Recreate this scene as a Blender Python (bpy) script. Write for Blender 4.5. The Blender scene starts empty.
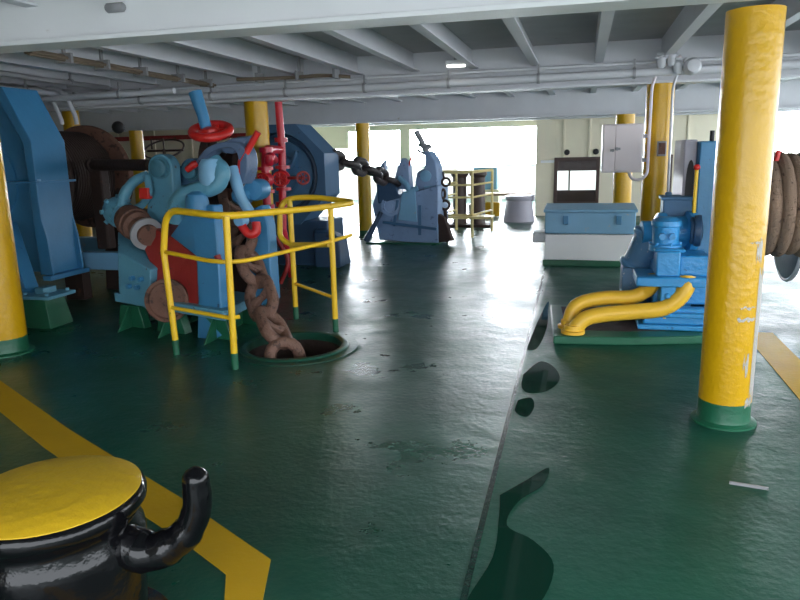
import bpy, bmesh, math, random
from mathutils import Vector, Matrix
random.seed(7)
SC = bpy.context.scene
COL = SC.collection
PI = math.pi
V = Vector

# ------------------------------------------------------------------ materials
def nodes_of(m):
    m.use_nodes = True
    nt = m.node_tree
    return nt, nt.nodes, nt.links, nt.nodes['Principled BSDF']

def paint(name, col, rough=0.4, var=0.15, wear=None, wear_amt=0.0, wear_scale=6.0, bump=0.15, bump_scale=30.0, metal=0.0, spec=0.5, coat=0.0):
    """thick brushed paint: slight colour variation, bump, optional worn patches"""
    m = bpy.data.materials.new(name)
    nt, N, L, B = nodes_of(m)
    tc = N.new('ShaderNodeTexCoord')
    n1 = N.new('ShaderNodeTexNoise'); n1.inputs['Scale'].default_value = 3.0; n1.inputs['Detail'].default_value = 6
    L.new(tc.outputs['Object'], n1.inputs['Vector'])
    mx = N.new('ShaderNodeMix'); mx.data_type = 'RGBA'
    mx.inputs['A'].default_value = (*[c * (1 - var) for c in col], 1)
    mx.inputs['B'].default_value = (*[min(1, c * (1 + var)) for c in col], 1)
    L.new(n1.outputs['Fac'], mx.inputs['Factor'])
    out = mx.outputs['Result']
    if wear:
        n2 = N.new('ShaderNodeTexNoise'); n2.inputs['Scale'].default_value = wear_scale; n2.inputs['Detail'].default_value = 8; n2.inputs['Roughness'].default_value = 0.65
        L.new(tc.outputs['Object'], n2.inputs['Vector'])
        r = N.new('ShaderNodeValToRGB')
        r.color_ramp.elements[0].position = 0.72 - wear_amt; r.color_ramp.elements[0].color = (0, 0, 0, 1)
        r.color_ramp.elements[1].position = 0.78 - wear_amt; r.color_ramp.elements[1].color = (1, 1, 1, 1)
        L.new(n2.outputs['Fac'], r.inputs['Fac'])
        m2 = N.new('ShaderNodeMix'); m2.data_type = 'RGBA'
        L.new(r.outputs['Color'], m2.inputs['Factor']); L.new(out, m2.inputs['A'])
        m2.inputs['B'].default_value = (*wear, 1)
        out = m2.outputs['Result']
    L.new(out, B.inputs['Base Color'])
    B.inputs['Roughness'].default_value = rough
    B.inputs['Metallic'].default_value = metal
    B.inputs['Specular IOR Level'].default_value = spec
    B.inputs['Coat Weight'].default_value = coat
    if bump:
        n3 = N.new('ShaderNodeTexNoise'); n3.inputs['Scale'].default_value = bump_scale; n3.inputs['Detail'].default_value = 4
        L.new(tc.outputs['Object'], n3.inputs['Vector'])
        bp = N.new('ShaderNodeBump'); bp.inputs['Strength'].default_value = bump; bp.inputs['Distance'].default_value = 0.02
        L.new(n3.outputs['Fac'], bp.inputs['Height']); L.new(bp.outputs['Normal'], B.inputs['Normal'])
    return m

RUST = (0.10, 0.035, 0.015)
M = {}
M['yellow'] = paint('yellow_paint', (0.62, 0.345, 0.003), 0.3, 0.07, (0.42, 0.22, 0.03), 0.0, 9, 0.25, 22)
M['yellow_rail'] = paint('yellow_rail_paint', (0.86, 0.53, 0.015), 0.38, 0.10, RUST, 0.06, 14, 0.15, 40)
M['green'] = paint('green_paint', (0.012, 0.11, 0.055), 0.4, 0.25, (0.2, 0.25, 0.22), 0.02, 10)
M['blue'] = paint('blue_paint', (0.045, 0.21, 0.40), 0.42, 0.22, (0.03, 0.07, 0.13), 0.05, 9, 0.15)
M['blue_bright'] = paint('bright_blue_paint', (0.03, 0.26, 0.56), 0.32, 0.25, (0.015, 0.07, 0.18), 0.08, 16, 0.3)
M['blue_teal'] = paint('teal_blue_paint', (0.10, 0.29, 0.40), 0.42, 0.3, (0.07, 0.07, 0.07), 0.10, 13, 0.3)
M['blue_pale'] = paint('pale_blue_paint', (0.20, 0.42, 0.62), 0.45, 0.12, (0.35, 0.40, 0.45), 0.08, 8, 0.1)
M['navy'] = paint('navy_paint', (0.025, 0.065, 0.13), 0.45, 0.2, (0.02, 0.03, 0.05), 0.08, 6)
M['steel_blue'] = paint('steel_blue_worn', (0.09, 0.14, 0.23), 0.4, 0.25, (0.07, 0.06, 0.06), 0.12, 10, 0.3)
M['rust'] = paint('rusty_steel', (0.16, 0.075, 0.05), 0.7, 0.5, (0.05, 0.025, 0.018), 0.18, 9, 0.5, 40)
M['rust_dark'] = paint('dark_rusty_steel', (0.035, 0.018, 0.014), 0.75, 0.4, (0.09, 0.035, 0.022), 0.1, 4, 0.4)
M['chain'] = paint('rusty_chain', (0.19, 0.10, 0.07), 0.65, 0.4, (0.07, 0.035, 0.025), 0.16, 18, 0.5, 60)
M['chain_dark'] = paint('dark_chain', (0.03, 0.022, 0.022), 0.5, 0.3, None, 0, 10, 0.3, 60)
M['black'] = paint('glossy_black_paint', (0.004, 0.004, 0.005), 0.13, 0.3, None, 0, 5, 0.3, 10, spec=0.32)
M['black_dull'] = paint('dull_black', (0.012, 0.012, 0.014), 0.6, 0.3)
M['red'] = paint('red_paint', (0.62, 0.022, 0.018), 0.35, 0.2, (0.25, 0.02, 0.02), 0.06, 12, 0.2)
M['red_dark'] = paint('dark_red_paint', (0.30, 0.022, 0.02), 0.5, 0.3, RUST, 0.12, 7, 0.2)
M['white'] = paint('white_paint', (0.86, 0.87, 0.88), 0.5, 0.04, (0.55, 0.52, 0.46), 0.0, 3, 0.08, 12)
M['ceiling'] = paint('grey_ceiling_paint', (0.40, 0.40, 0.40), 0.55, 0.18, (0.24, 0.20, 0.16), 0.06, 2.5, 0.1, 10)
M['beam_grey'] = paint('grey_beam_paint', (0.66, 0.67, 0.70), 0.5, 0.10, (0.42, 0.37, 0.31), 0.03, 4, 0.08, 10)
M['pipe_grey'] = paint('grey_pipe_paint', (0.62, 0.63, 0.66), 0.4, 0.1, None, 0, 4, 0.1, 30)
M['galv'] = paint('galvanised_grey', (0.30, 0.30, 0.31), 0.45, 0.2, None, 0, 4, 0.2, 30)
M['cable'] = paint('brown_cable', (0.16, 0.12, 0.08), 0.6, 0.4, None, 0, 4, 0.3, 50)
M['cream'] = paint('cream_wall_paint', (0.80, 0.74, 0.58), 0.5, 0.05, (0.60, 0.52, 0.38), 0.0, 2, 0.08, 8)
M['cabinet'] = paint('pale_pink_grey_paint', (0.72, 0.64, 0.64), 0.4, 0.04, None, 0, 3, 0.05, 30)
M['lilac'] = paint('lilac_grey_paint', (0.42, 0.40, 0.47), 0.45, 0.1, None, 0, 3, 0.1)
M['grey_disc'] = paint('grey_flange_paint', (0.16, 0.18, 0.22), 0.4, 0.2, (0.35, 0.35, 0.36), 0.02, 6)
M['rope'] = paint('brown_rope', (0.30, 0.20, 0.14), 0.9, 0.5, (0.09, 0.055, 0.04), 0.14, 22, 0.9, 90)
M['brown'] = paint('dark_brown_paint', (0.055, 0.028, 0.022), 0.45, 0.3)
M['wood'] = paint('weathered_wood', (0.35, 0.24, 0.15), 0.7, 0.3, None, 0, 4, 0.3, 30)
M['scuff'] = paint('bare_scuffed_steel', (0.42, 0.40, 0.36), 0.5, 0.3, (0.62, 0.40, 0.05), 0.12, 30, 0.3, 60)

M['yellow_top'] = paint('yellow_bollard_top', (0.60, 0.37, 0.01), 0.5, 0.12, (0.40, 0.26, 0.03), 0.02, 8, 0.3, 25)
M['yellow_pipe'] = paint('yellow_pipe_paint', (0.85, 0.50, 0.04), 0.4, 0.12, (0.35, 0.18, 0.05), 0.03, 14, 0.15, 30)
M['navy2'] = paint('deep_blue_paint', (0.05, 0.13, 0.24), 0.6, 0.15, (0.03, 0.06, 0.10), 0.06, 6)
M['blue_dim'] = paint('dusty_blue_paint', (0.06, 0.16, 0.29), 0.45, 0.15, (0.04, 0.07, 0.12), 0.05, 8)
M['blue_dim2'] = paint('chipped_blue_paint', (0.08, 0.20, 0.36), 0.35, 0.2, (0.5, 0.5, 0.5), 0.09, 30)
M['red_pipe'] = paint('red_fire_pipe_paint', (0.55, 0.014, 0.035), 0.3, 0.12, (0.25, 0.01, 0.02), 0.03, 9, 0.1)
M['blue_haze'] = paint('glare_veiled_blue_paint', (0.22, 0.33, 0.52), 0.45, 0.25, (0.08, 0.13, 0.24), 0.12, 9)  # blue paled beyond the real paint, veiling glare is in the colour
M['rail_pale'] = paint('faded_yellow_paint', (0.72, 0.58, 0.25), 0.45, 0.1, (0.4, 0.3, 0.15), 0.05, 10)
M['teal_dark'] = paint('dull_teal_paint', (0.06, 0.19, 0.26), 0.45, 0.2, (0.05, 0.05, 0.05), 0.08, 12, 0.2)
M['deck_green'] = paint('dark_green_deck_paint', (0.009, 0.065, 0.04), 0.35, 0.25, (0.16, 0.2, 0.18), 0.04, 10)

def floor_material():
    m = bpy.data.materials.new('wet_green_deck_paint')
    nt, N, L, B = nodes_of(m)
    tc = N.new('ShaderNodeTexCoord')
    def noise(s, d=6, r=0.6):
        n = N.new('ShaderNodeTexNoise'); n.inputs['Scale'].default_value = s; n.inputs['Detail'].default_value = d; n.inputs['Roughness'].default_value = r
        L.new(tc.outputs['Object'], n.inputs['Vector']); return n
    def ramp(src, p0, c0, p1, c1):
        r = N.new('ShaderNodeValToRGB'); e = r.color_ramp.elements
        e[0].position = p0; e[0].color = (*c0, 1); e[1].position = p1; e[1].color = (*c1, 1)
        L.new(src, r.inputs['Fac']); return r.outputs['Color']
    a = ramp(noise(0.9).outputs['Fac'], 0.35, (0.004, 0.056, 0.034), 0.7, (0.009, 0.098, 0.058))
    # pale scuffs and dried salt
    s = ramp(noise(3.2, 10, 0.72).outputs['Fac'], 0.60, (0, 0, 0), 0.76, (0.42,) * 3)
    mx = N.new('ShaderNodeMix'); mx.data_type = 'RGBA'; L.new(s, mx.inputs['Factor']); L.new(a, mx.inputs['A']); mx.inputs['B'].default_value = (0.16, 0.22, 0.19, 1)
    L.new(mx.outputs['Result'], B.inputs['Base Color'])
    r = ramp(noise(1.6, 8, 0.65).outputs['Fac'], 0.35, (0.25,) * 3, 0.68, (0.45,) * 3)
    # the plating left of the lap seam is wet and slick, the plating right of it has dried dull
    sx = N.new('ShaderNodeSeparateXYZ'); L.new(tc.outputs['Object'], sx.inputs[0])
    def mrange(src, a0, a1, b0, b1):
        q = N.new('ShaderNodeMapRange'); L.new(src, q.inputs['Value'])
        for nm, vl in zip(('From Min', 'From Max', 'To Min', 'To Max'), (a0, a1, b0, b1)): q.inputs[nm].default_value = vl
        return q.outputs['Result']
    XO = -0.40 + 3.0          # the floor's own x of the seam
    dry = mrange(sx.outputs['X'], XO, XO + 0.03, 0, 1)
    ra = N.new('ShaderNodeMath'); ra.operation = 'MULTIPLY_ADD'; L.new(dry, ra.inputs[0]); ra.inputs[1].default_value = 0.14; L.new(r, ra.inputs[2])
    L.new(ra.outputs['Value'], B.inputs['Roughness'])
    L.new(mrange(dry, 0, 1, 0.75, 0.26), B.inputs['Specular IOR Level'])
    n = noise(26, 5, 0.6)
    n5 = noise(4.5, 3, 0.5)
    ad = N.new('ShaderNodeMath'); ad.operation = 'MULTIPLY_ADD'; L.new(n5.outputs['Fac'], ad.inputs[0]); ad.inputs[1].default_value = 2.0; L.new(n.outputs['Fac'], ad.inputs[2])
    bp = N.new('ShaderNodeBump'); bp.inputs['Strength'].default_value = 0.22; bp.inputs['Distance'].default_value = 0.02
    L.new(ad.outputs['Value'], bp.inputs['Height']); L.new(bp.outputs['Normal'], B.inputs['Normal'])
    return m
M['floor'] = floor_material()
M['stripe'] = paint('yellow_deck_marking', (0.55, 0.32, 0.008), 0.6, 0.15, (0.25, 0.2, 0.03), 0.02, 7, 0.15, spec=0.3)
M['weld'] = paint('dark_wet_weld', (0.012, 0.04, 0.03), 0.25, 0.3)
def puddle_material():
    m = bpy.data.materials.new('still_dark_water')
    nt, N, L, B = nodes_of(m)
    B.inputs['Base Color'].default_value = (0.006, 0.035, 0.022, 1)
    B.inputs['Roughness'].default_value = 0.03
    B.inputs['IOR'].default_value = 1.33
    return m
M['water'] = puddle_material()
def emit(name, col, s):
    m = bpy.data.materials.new(name); nt, N, L, B = nodes_of(m)
    B.inputs['Emission Color'].default_value = (*col, 1); B.inputs['Emission Strength'].default_value = s
    B.inputs['Base Color'].default_value = (*col, 1)
    return m
M['lamp'] = emit('lit_lamp_glass', (1, 0.98, 0.93), 2.5)
def glass():
    m = bpy.data.materials.new('window_glass'); nt, N, L, B = nodes_of(m)
    B.inputs['Transmission Weight'].default_value = 1; B.inputs['Roughness'].default_value = 0.02; B.inputs['IOR'].default_value = 1.1
    return m
M['glass'] = glass()

# ------------------------------------------------------------------ mesh building
def frame_of(axis):
    a = V(axis).normalized()
    h = V((0, 0, 1)) if abs(a.z) < 0.9 else V((1, 0, 0))
    u = a.cross(h).normalized(); v = a.cross(u).normalized()
    return a, u, v

def spline(pts, k=6):
    """Catmull-Rom through the points"""
    P_ = [V(p) for p in pts]; out = []
    n = len(P_)
    for i in range(n - 1):
        p0 = P_[max(i - 1, 0)]; p1 = P_[i]; p2 = P_[i + 1]; p3 = P_[min(i + 2, n - 1)]
        for j in range(k):
            t = j / k
            out.append(0.5 * ((2 * p1) + (-p0 + p2) * t + (2 * p0 - 5 * p1 + 4 * p2 - p3) * t * t + (-p0 + 3 * p1 - 3 * p2 + p3) * t ** 3))
    out.append(P_[-1]); return out

def fillet(pts, r, k=5):
    """polyline with rounded corners (bent pipe)"""
    P_ = [V(p) for p in pts]; out = [P_[0]]
    for i in range(1, len(P_) - 1):
        a = P_[i - 1] - P_[i]; b = P_[i + 1] - P_[i]
        d = min(r, a.length * 0.49, b.length * 0.49)
        s = P_[i] + a.normalized() * d; e = P_[i] + b.normalized() * d
        for j in range(k + 1):
            t = j / k
            out.append(s * (1 - t) ** 2 + P_[i] * 2 * t * (1 - t) + e * t * t)
    out.append(P_[-1]); return out

class MB:
    def __init__(s): s.bm = bmesh.new(); s.mi = 0
    def face(s, vs):
        try:
            f = s.bm.faces.new(vs); f.material_index = s.mi; return f
        except ValueError: return None
    def box(s, x0, x1, y0, y1, z0, z1):
        v = [s.bm.verts.new(p) for p in ((x0,y0,z0),(x1,y0,z0),(x1,y1,z0),(x0,y1,z0),(x0,y0,z1),(x1,y0,z1),(x1,y1,z1),(x0,y1,z1))]
        for q in ((3,2,1,0),(4,5,6,7),(0,1,5,4),(1,2,6,5),(2,3,7,6),(3,0,4,7)): s.face([v[i] for i in q])
        return s
    def bar(s, p, q, w, h, up=(0, 0, 1)):
        """rectangular bar from p to q, w wide, h along up"""
        p, q = V(p), V(q); a = (q - p).normalized(); u = a.cross(V(up)).normalized(); n = u.cross(a).normalized()
        c = []
        for e in (p, q):
            for (i, j) in ((-1,-1),(1,-1),(1,1),(-1,1)): c.append(s.bm.verts.new(e + u * w / 2 * i + n * h / 2 * j))
        for t in ((3,2,1,0),(4,5,6,7),(0,1,5,4),(1,2,6,5),(2,3,7,6),(3,0,4,7)): s.face([c[i] for i in t])
        return s
    def prism(s, poly, d):
        """planar polygon pushed along d"""
        d = V(d); a = [s.bm.verts.new(V(p)) for p in poly]; b = [s.bm.verts.new(V(p) + d) for p in poly]
        s.face(a[::-1]); s.face(b); n = len(a)
        for i in range(n): s.face([a[i], a[(i + 1) % n], b[(i + 1) % n], b[i]])
        return s
    def hull(s, pts):
        b2 = bmesh.new()
        for p in pts: b2.verts.new(V(p))
        bmesh.ops.convex_hull(b2, input=b2.verts)
        bmesh.ops.delete(b2, geom=[v for v in b2.verts if not v.link_faces], context='VERTS')
        bmesh.ops.dissolve_limit(b2, angle_limit=0.01, verts=b2.verts, edges=b2.edges)
        m = {}
        for v in b2.verts: m[v.index] = s.bm.verts.new(v.co)
        b2.verts.index_update(); b2.verts.ensure_lookup_table()
        mm = {v: s_v for v, s_v in zip(b2.verts, m.values())}
        for f in b2.faces: s.face([mm[v] for v in f.verts])
        b2.free(); return s
    def ring(s, c, u, v, r, n):
        return [s.bm.verts.new(c + u * (r * math.cos(2 * PI * i / n)) + v * (r * math.sin(2 * PI * i / n))) for i in range(n)]
    def lathe(s, o, axis, prof, n=28, cap0=True, cap1=True):
        """profile of (radius, height along axis)"""
        a, u, v = frame_of(axis); o = V(o); prev = None
        for (r, h) in prof:
            cur = s.ring(o + a * h, u, v, max(r, 1e-4), n)
            if prev is None:
                if cap0: s.face(cur[::-1])
            else:
                for i in range(n): s.face([prev[i], prev[(i + 1) % n], cur[(i + 1) % n], cur[i]])
            prev = cur
        if cap1: s.face(prev)
        return s
    def cyl(s, p, q, r, r2=None, n=24):
        p, q = V(p), V(q)
        return s.lathe(p, q - p, [(r, 0), (r if r2 is None else r2, (q - p).length)], n)
    def tube(s, pts, r, n=12, closed=False):
        P_ = [V(p) for p in pts]; m = len(P_)
        rr = r if isinstance(r, (list, tuple)) else [r] * m
        if len(rr) != m: rr = [rr[min(len(rr) - 1, int(i * (len(rr) - 1) / (m - 1) + 0.5))] for i in range(m)]
        rings = []; u = None
        for i in range(m):
            if closed: t = (P_[(i + 1) % m] - P_[i - 1]).normalized()
            else: t = (P_[min(i + 1, m - 1)] - P_[max(i - 1, 0)]).normalized()
            if u is None: _, u, _v = frame_of(t)
            u = (u - t * u.dot(t)).normalized(); w = t.cross(u)
            rings.append(s.ring(P_[i], u, w, rr[i], n))
        last = m if closed else m - 1
        for i in range(last):
            a, b = rings[i], rings[(i + 1) % m]
            for k in range(n): s.face([a[k], a[(k + 1) % n], b[(k + 1) % n], b[k]])
        if not closed: s.face(rings[0][::-1]); s.face(rings[-1])
        return s
    def torus(s, c, axis, R, r, n=32, k=10, sx=1.0):
        a, u, v = frame_of(axis); c = V(c)
        return s.tube([c + u * (R * sx * math.cos(2*PI*i/n)) + v * (R * math.sin(2*PI*i/n)) for i in range(n)], r, k, True)
    def ball(s, c, r, n=16):
        return s.lathe(V(c) - V((0, 0, r)), (0, 0, 1), [(r * math.sin(PI * i / 8), r * (1 - math.cos(PI * i / 8))) for i in range(9)], n)
    def bolt(s, c, axis, r=0.02, h=0.02):
        a = V(axis).normalized()
        return s.lathe(V(c) - a * 0.006, axis, [(r, 0), (r, h + 0.006)], 6)
    def build(s, name, mats, parent=None, bev=0.0, ang=38, sub=0):
        bm = s.bm
        bmesh.ops.recalc_face_normals(bm, faces=bm.faces)
        if parent is None:
            xs = [v.co.x for v in bm.verts]; ys = [v.co.y for v in bm.verts]; zs = [v.co.z for v in bm.verts]
            org = V(((min(xs) + max(xs)) / 2, (min(ys) + max(ys)) / 2, min(zs)))
        else:
            org = V((0, 0, 0)); p = parent
            while p: org += p.location; p = p.parent
        bmesh.ops.translate(bm, vec=-org, verts=bm.verts)
        me = bpy.data.meshes.new(name); bm.to_mesh(me); bm.free()
        for p in me.polygons: p.use_smooth = True
        me.set_sharp_from_angle(angle=math.radians(ang))
        for mt in (mats if isinstance(mats, list) else [mats]): me.materials.append(mt)
        o = bpy.data.objects.new(name, me); COL.objects.link(o)
        if parent is None: o.location = org
        else: o.parent = parent
        if bev:
            b = o.modifiers.new('bevel', 'BEVEL'); b.width = bev; b.segments = 2; b.limit_method = 'ANGLE'; b.angle_limit = math.radians(40)
        return o

def tag(o, label, cat, group=None):
    o['label'] = label; o['category'] = cat
    if group: o['group'] = group
    return o
def thing(name, loc, label, cat, group=None):
    o = bpy.data.objects.new(name, None); COL.objects.link(o); o.location = loc; o.empty_display_size = 0.2
    return tag(o, label, cat, group)
def struct(o):
    o['kind'] = 'structure'; return o
def rot_pts(pts, c, ang):
    c = V(c); R = Matrix.Rotation(ang, 3, 'Z')
    return [c + R @ (V(p) - c) for p in pts]

# ------------------------------------------------------------------ the setting
ZC = 2.74          # deck plating overhead
ZB = 2.28          # underside of the deep beams
# floor, with the painted markings and the lap seam as part of it (hole left for the chain pipe)
b = MB()
HC = V((-2.32, 5.24, 0)); HR = 0.42
def floor_quad(x0, x1, y0, y1): 
    v = [b.bm.verts.new(p) for p in ((x0,y0,0),(x1,y0,0),(x1,y1,0),(x0,y1,0))]; b.face(v)
fx = (HC.x - 0.6, HC.x + 0.6); fy = (HC.y - 0.6, HC.y + 0.6)
floor_quad(-13, 7, -5, fy[0]); floor_quad(-13, 7, fy[1], 24); floor_quad(-13, fx[0], fy[0], fy[1]); floor_quad(fx[1], 7, fy[0], fy[1])
n = 32; inner = []; outer = []
for i in range(n):
    a = 2 * PI * i / n; c, s_ = math.cos(a), math.sin(a); k = 0.6 / max(abs(c), abs(s_))
    inner.append(b.bm.verts.new((HC.x + HR * c, HC.y + HR * s_, 0))); outer.append(b.bm.verts.new((HC.x + k * c, HC.y + k * s_, 0)))
for i in range(n): b.face([inner[i], outer[i], outer[(i+1) % n], inner[(i+1) % n]])
b.mi = 1
def strip(poly): b.prism([(x, y, 0.0) for x, y in poly], (0, 0, 0.003))
strip([(-5.72, 4.92), (-2.94, 3.28), (-1.83, 2.68), (-1.17, 2.29), (-1.30, 2.16), (-1.54, 2.30), (-2.91, 3.03), (-5.6, 4.62)])
strip([(-1.17, 2.29), (-1.04, 1.9), (-1.0, 0.5), (-1.2, 0.5), (-1.22, 2.0), (-1.30, 2.16)])
strip([(1.40, 6.4), (1.64, 6.4), (1.62, 0.0), (1.36, 0.0)])
b.mi = 2
strip([(-0.37, 1.0), (-0.345, 1.0), (-0.44, 9.6), (-0.465, 9.6)])
floor = struct(b.build('floor', [M['floor'], M['stripe'], M['weld']]))
floor.location.z = 0

def sbox(name, m, *a, bev=0.0):
    return struct(MB().box(*a).build(name, m, bev=bev))
sbox('ceiling', M['ceiling'], -13, 5.55, -2.0, 20.7, ZC, ZC + 0.05)
# deep transverse beams: web with a flange below
def beam(y0, web_mat, z=ZB, depth=None):
    b = MB()
    b.box(-12.98, 5.5, y0 + 0.10, y0 + 0.13, z + 0.015, ZC - 0.001)
    b.box(-12.98, 5.5, y0, y0 + 0.24, z - 0.012, z + 0.016)
    return struct(b.build('ceiling_beam', web_mat, bev=0.004))
beam(3.72, M['white'], 2.305); beam(8.2, M['beam_grey']); beam(12.75, M['beam_grey'], 2.17); beam(-0.5, M['white']); beam(17.0, M['beam_grey'], 2.3)
# longitudinal stiffeners: angle bars whose lower leg catches the light
for k in range(-15, 9):
    x = 0.79 + 0.69 * k
    if x < -12.5 or x > 5.4: continue
    b = MB()
    b.box(x - 0.006, x + 0.006, -0.4, 20.6, ZC - 0.2, ZC)
    b.box(x - 0.006, x + 0.085, -0.4, 20.6, ZC - 0.214, ZC - 0.2)
    struct(b.build('ceiling_stiffener', M['beam_grey']))

# walls
sbox('wall_left', M['cream'], -13.0, -12.9, -2.0, 20.6, 0, ZC)
sbox('wall_back_blocker', M['cream'], -12.9, -2.6, -2.0, -1.9, 0, ZC)  # unseen wall, added to block daylight from behind on the left
b = MB()
b.box(-12.9, -6.9, 15.0, 15.1, 0, ZC)
for x in (-12.0, -11.0, -10.0, -9.0, -8.0): b.box(x, x + 0.05, 14.96, 15.0, 0, ZC - 0.3)
struct(b.build('wall_partition', M['cream']))
b = MB(); b.box(-12.88, -6.2, 14.86, 14.95, 2.02, 2.12)
tag(b.build('handrail_pipe', M['red_dark']), 'dark red pipe running along the pale wall behind the winch', 'pipe')
# far end: header and mullions over an open front, low bulwark beyond in the daylight
b = MB()
b.box(-12.9, -0.9, 20.4, 20.5, 2.25, ZC)
b.box(-5.28, -4.98, 20.38, 20.55, 0, 2.25)
b.box(-8.9, -8.6, 20.38, 20.55, 0, 2.25)
b.box(-8.6, -6.9, 20.40, 20.5, 1.75, 2.25)
struct(b.build('wall_far', M['cream']))
b = MB()
b.box(-13, 7, 23.6, 23.7, 0, 1.12); b.box(-13, 7, 23.5, 23.75, 1.12, 1.16)
for x in range(-12, 7, 2): b.box(x, x + 0.03, 23.4, 23.6, 0, 1.0)
struct(b.build('wall_bulwark', M['white']))
# deckhouse wall on the right, with window and door openings
YW = 17.4
def wall_with_holes(x0, x1, z0, z1, holes, y0, y1):
    b = MB(); xs = sorted({x0, x1, *[h[0] for h in holes], *[h[1] for h in holes]}); zs = sorted({z0, z1, *[h[2] for h in holes], *[h[3] for h in holes]})
    for i in range(len(xs) - 1):
        for j in range(len(zs) - 1):
            cx = (xs[i] + xs[i+1]) / 2; cz = (zs[j] + zs[j+1]) / 2
            if any(h[0] < cx < h[1] and h[2] < cz < h[3] for h in holes): continue
            b.box(xs[i], xs[i+1], y0, y1, zs[j], zs[j+1])
    return b
b = wall_with_holes(-1.1, 3.25, 0, ZC, [(-0.62, 0.36, 0.30, 1.36)], YW, YW + 0.1)
b.box(-1.1, -1.0, YW + 0.1, 20.5, 0, ZC)
for x in (-0.47, 0.12, 0.75, 1.5, 2.3): b.box(x, x + 0.05, YW - 0.035, YW, 1.4, 2.36)
b.box(-1.15, 3.3, YW - 0.08, YW, 2.36, 2.42)
struct(b.build('wall_right_far', M['cream'], bev=0.004))
w = struct(wall_with_holes(-0.66, 0.40, 0.26, 1.40, [(-0.58, 0.32, 0.34, 1.32)], YW - 0.05, YW + 0.02).build('window_1', M['brown'], bev=0.005))
b = MB(); b.box(-0.60, 0.34, YW + 0.03, YW + 0.05, 1.08, 1.33); b.box(-0.60, 0.34, YW + 0.03, YW + 0.05, 0.33, 0.62); b.box(-0.32, -0.28, YW + 0.03, YW + 0.05, 0.6, 1.1)
b.build('window_rails', M['brown'], w)
MB().box(-0.58, 0.32, YW - 0.02, YW - 0.012, 0.34, 1.32).build('window_pane', M['glass'], w)
d = struct(MB().box(1.55, 2.02, YW - 0.06, YW - 0.002, 0, 1.42).build('door_1', M['brown'], bev=0.01))
MB().cyl((1.62, YW - 0.1, 0.8), (1.62, YW - 0.06, 0.8), 0.03).build('door_handle', M['galv'], d)
for i, (x, lab) in enumerate(((-0.37, 'small dark round vent above the left part of the far window'), (0.30, 'small dark round vent above the right corner of the far window'))):
    tag(MB().lathe((x, YW - 0.001, 1.52), (0, -1, 0), [(0.07, 0), (0.07, 0.03), (0.05, 0.06)], 16).build('round_vent', M['black_dull']), lab, 'vent', 'round vents above the far window')
tag(MB().box(-0.98, -0.66, YW - 0.12, YW - 0.002, 1.28, 1.34).build('wall_shelf', M['white'], bev=0.01), 'small white bracket shelf on the cream wall left of the far window', 'shelf')
# right hull side, low with open daylight above it
b = MB(); b.box(5.4, 5.5, 3.0, 24, 0, 0.6)
for y in (3.0, 11.0, 20.3): b.box(5.38, 5.52, y, y + 0.2, 0.6, ZC)
struct(b.build('wall_right', M['white']))

# ------------------------------------------------------------------ pillars
def pillar(name, x, y, r, top, label, foot=True, mat='yellow', foot_h=0.14, scuffs=False):
    t = thing(name, (x, y, 0), label, 'pillar', 'yellow pillars under the ceiling beams')
    MB().lathe((x, y, 0.0), (0, 0, 1), [(r, foot_h), (r, top)], 48).build('shaft', M[mat], t)
    if foot:
        MB().lathe((x, y, 0), (0, 0, 1), [(r * 1.25, 0), (r * 1.25, 0.012), (r * 1.03, 0.025), (r * 1.003, 0.04), (r * 1.003, foot_h)], 48).build('foot', M['green'], t)
    else:
        MB().lathe((x, y, 0), (0, 0, 1), [(r * 1.3, 0), (r * 1.3, 0.02), (r * 1.005, 0.03), (r * 1.005, foot_h)], 40).build('foot', M['green'], t)
    return t
pillar('yellow_pillar', 0.857, 4.22, 0.144, 2.292, 'thick bright yellow pillar with scraped paint in the right foreground, on a green foot')
pillar('yellow_pillar', -4.745, 4.67, 0.178, ZB + 0.4, 'yellow pillar with a green foot cut off by the left edge of the view')
pillar('yellow_pillar', 0.80, 8.32, 0.146, ZB - 0.012, 'yellow pillar carrying conduits and the pale cabinet, behind the blue hydraulic motor')
pillar('yellow_pillar', 0.69, 12.87, 0.16, 2.158, 'far yellow pillar mostly hidden behind the pale electric cabinet')
pillar('yellow_pillar', -4.03, 8.32, 0.148, ZB - 0.012, 'yellow pillar standing behind the red fire pipes')
pillar('cream_pillar', -4.06, 12.87, 0.13, 2.158, 'slim shaded yellow pillar left of the far blue chain stopper', mat='yellow')
pillar('yellow_pillar', -8.5, 10.4, 0.135, ZC - 0.002, 'far yellow pillar glimpsed above the dark rope drum, left of the others')
pillar('yellow_pillar', -7.12, 10.2, 0.11, 2.05, 'short yellow post behind the brown shaft with a black ball beside its top')
tag(MB().ball((-7.28, 9.98, 2.10), 0.10).build('round_float', M['black_dull']), 'black ball at the top of the short yellow post behind the winch', 'ball')

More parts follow.
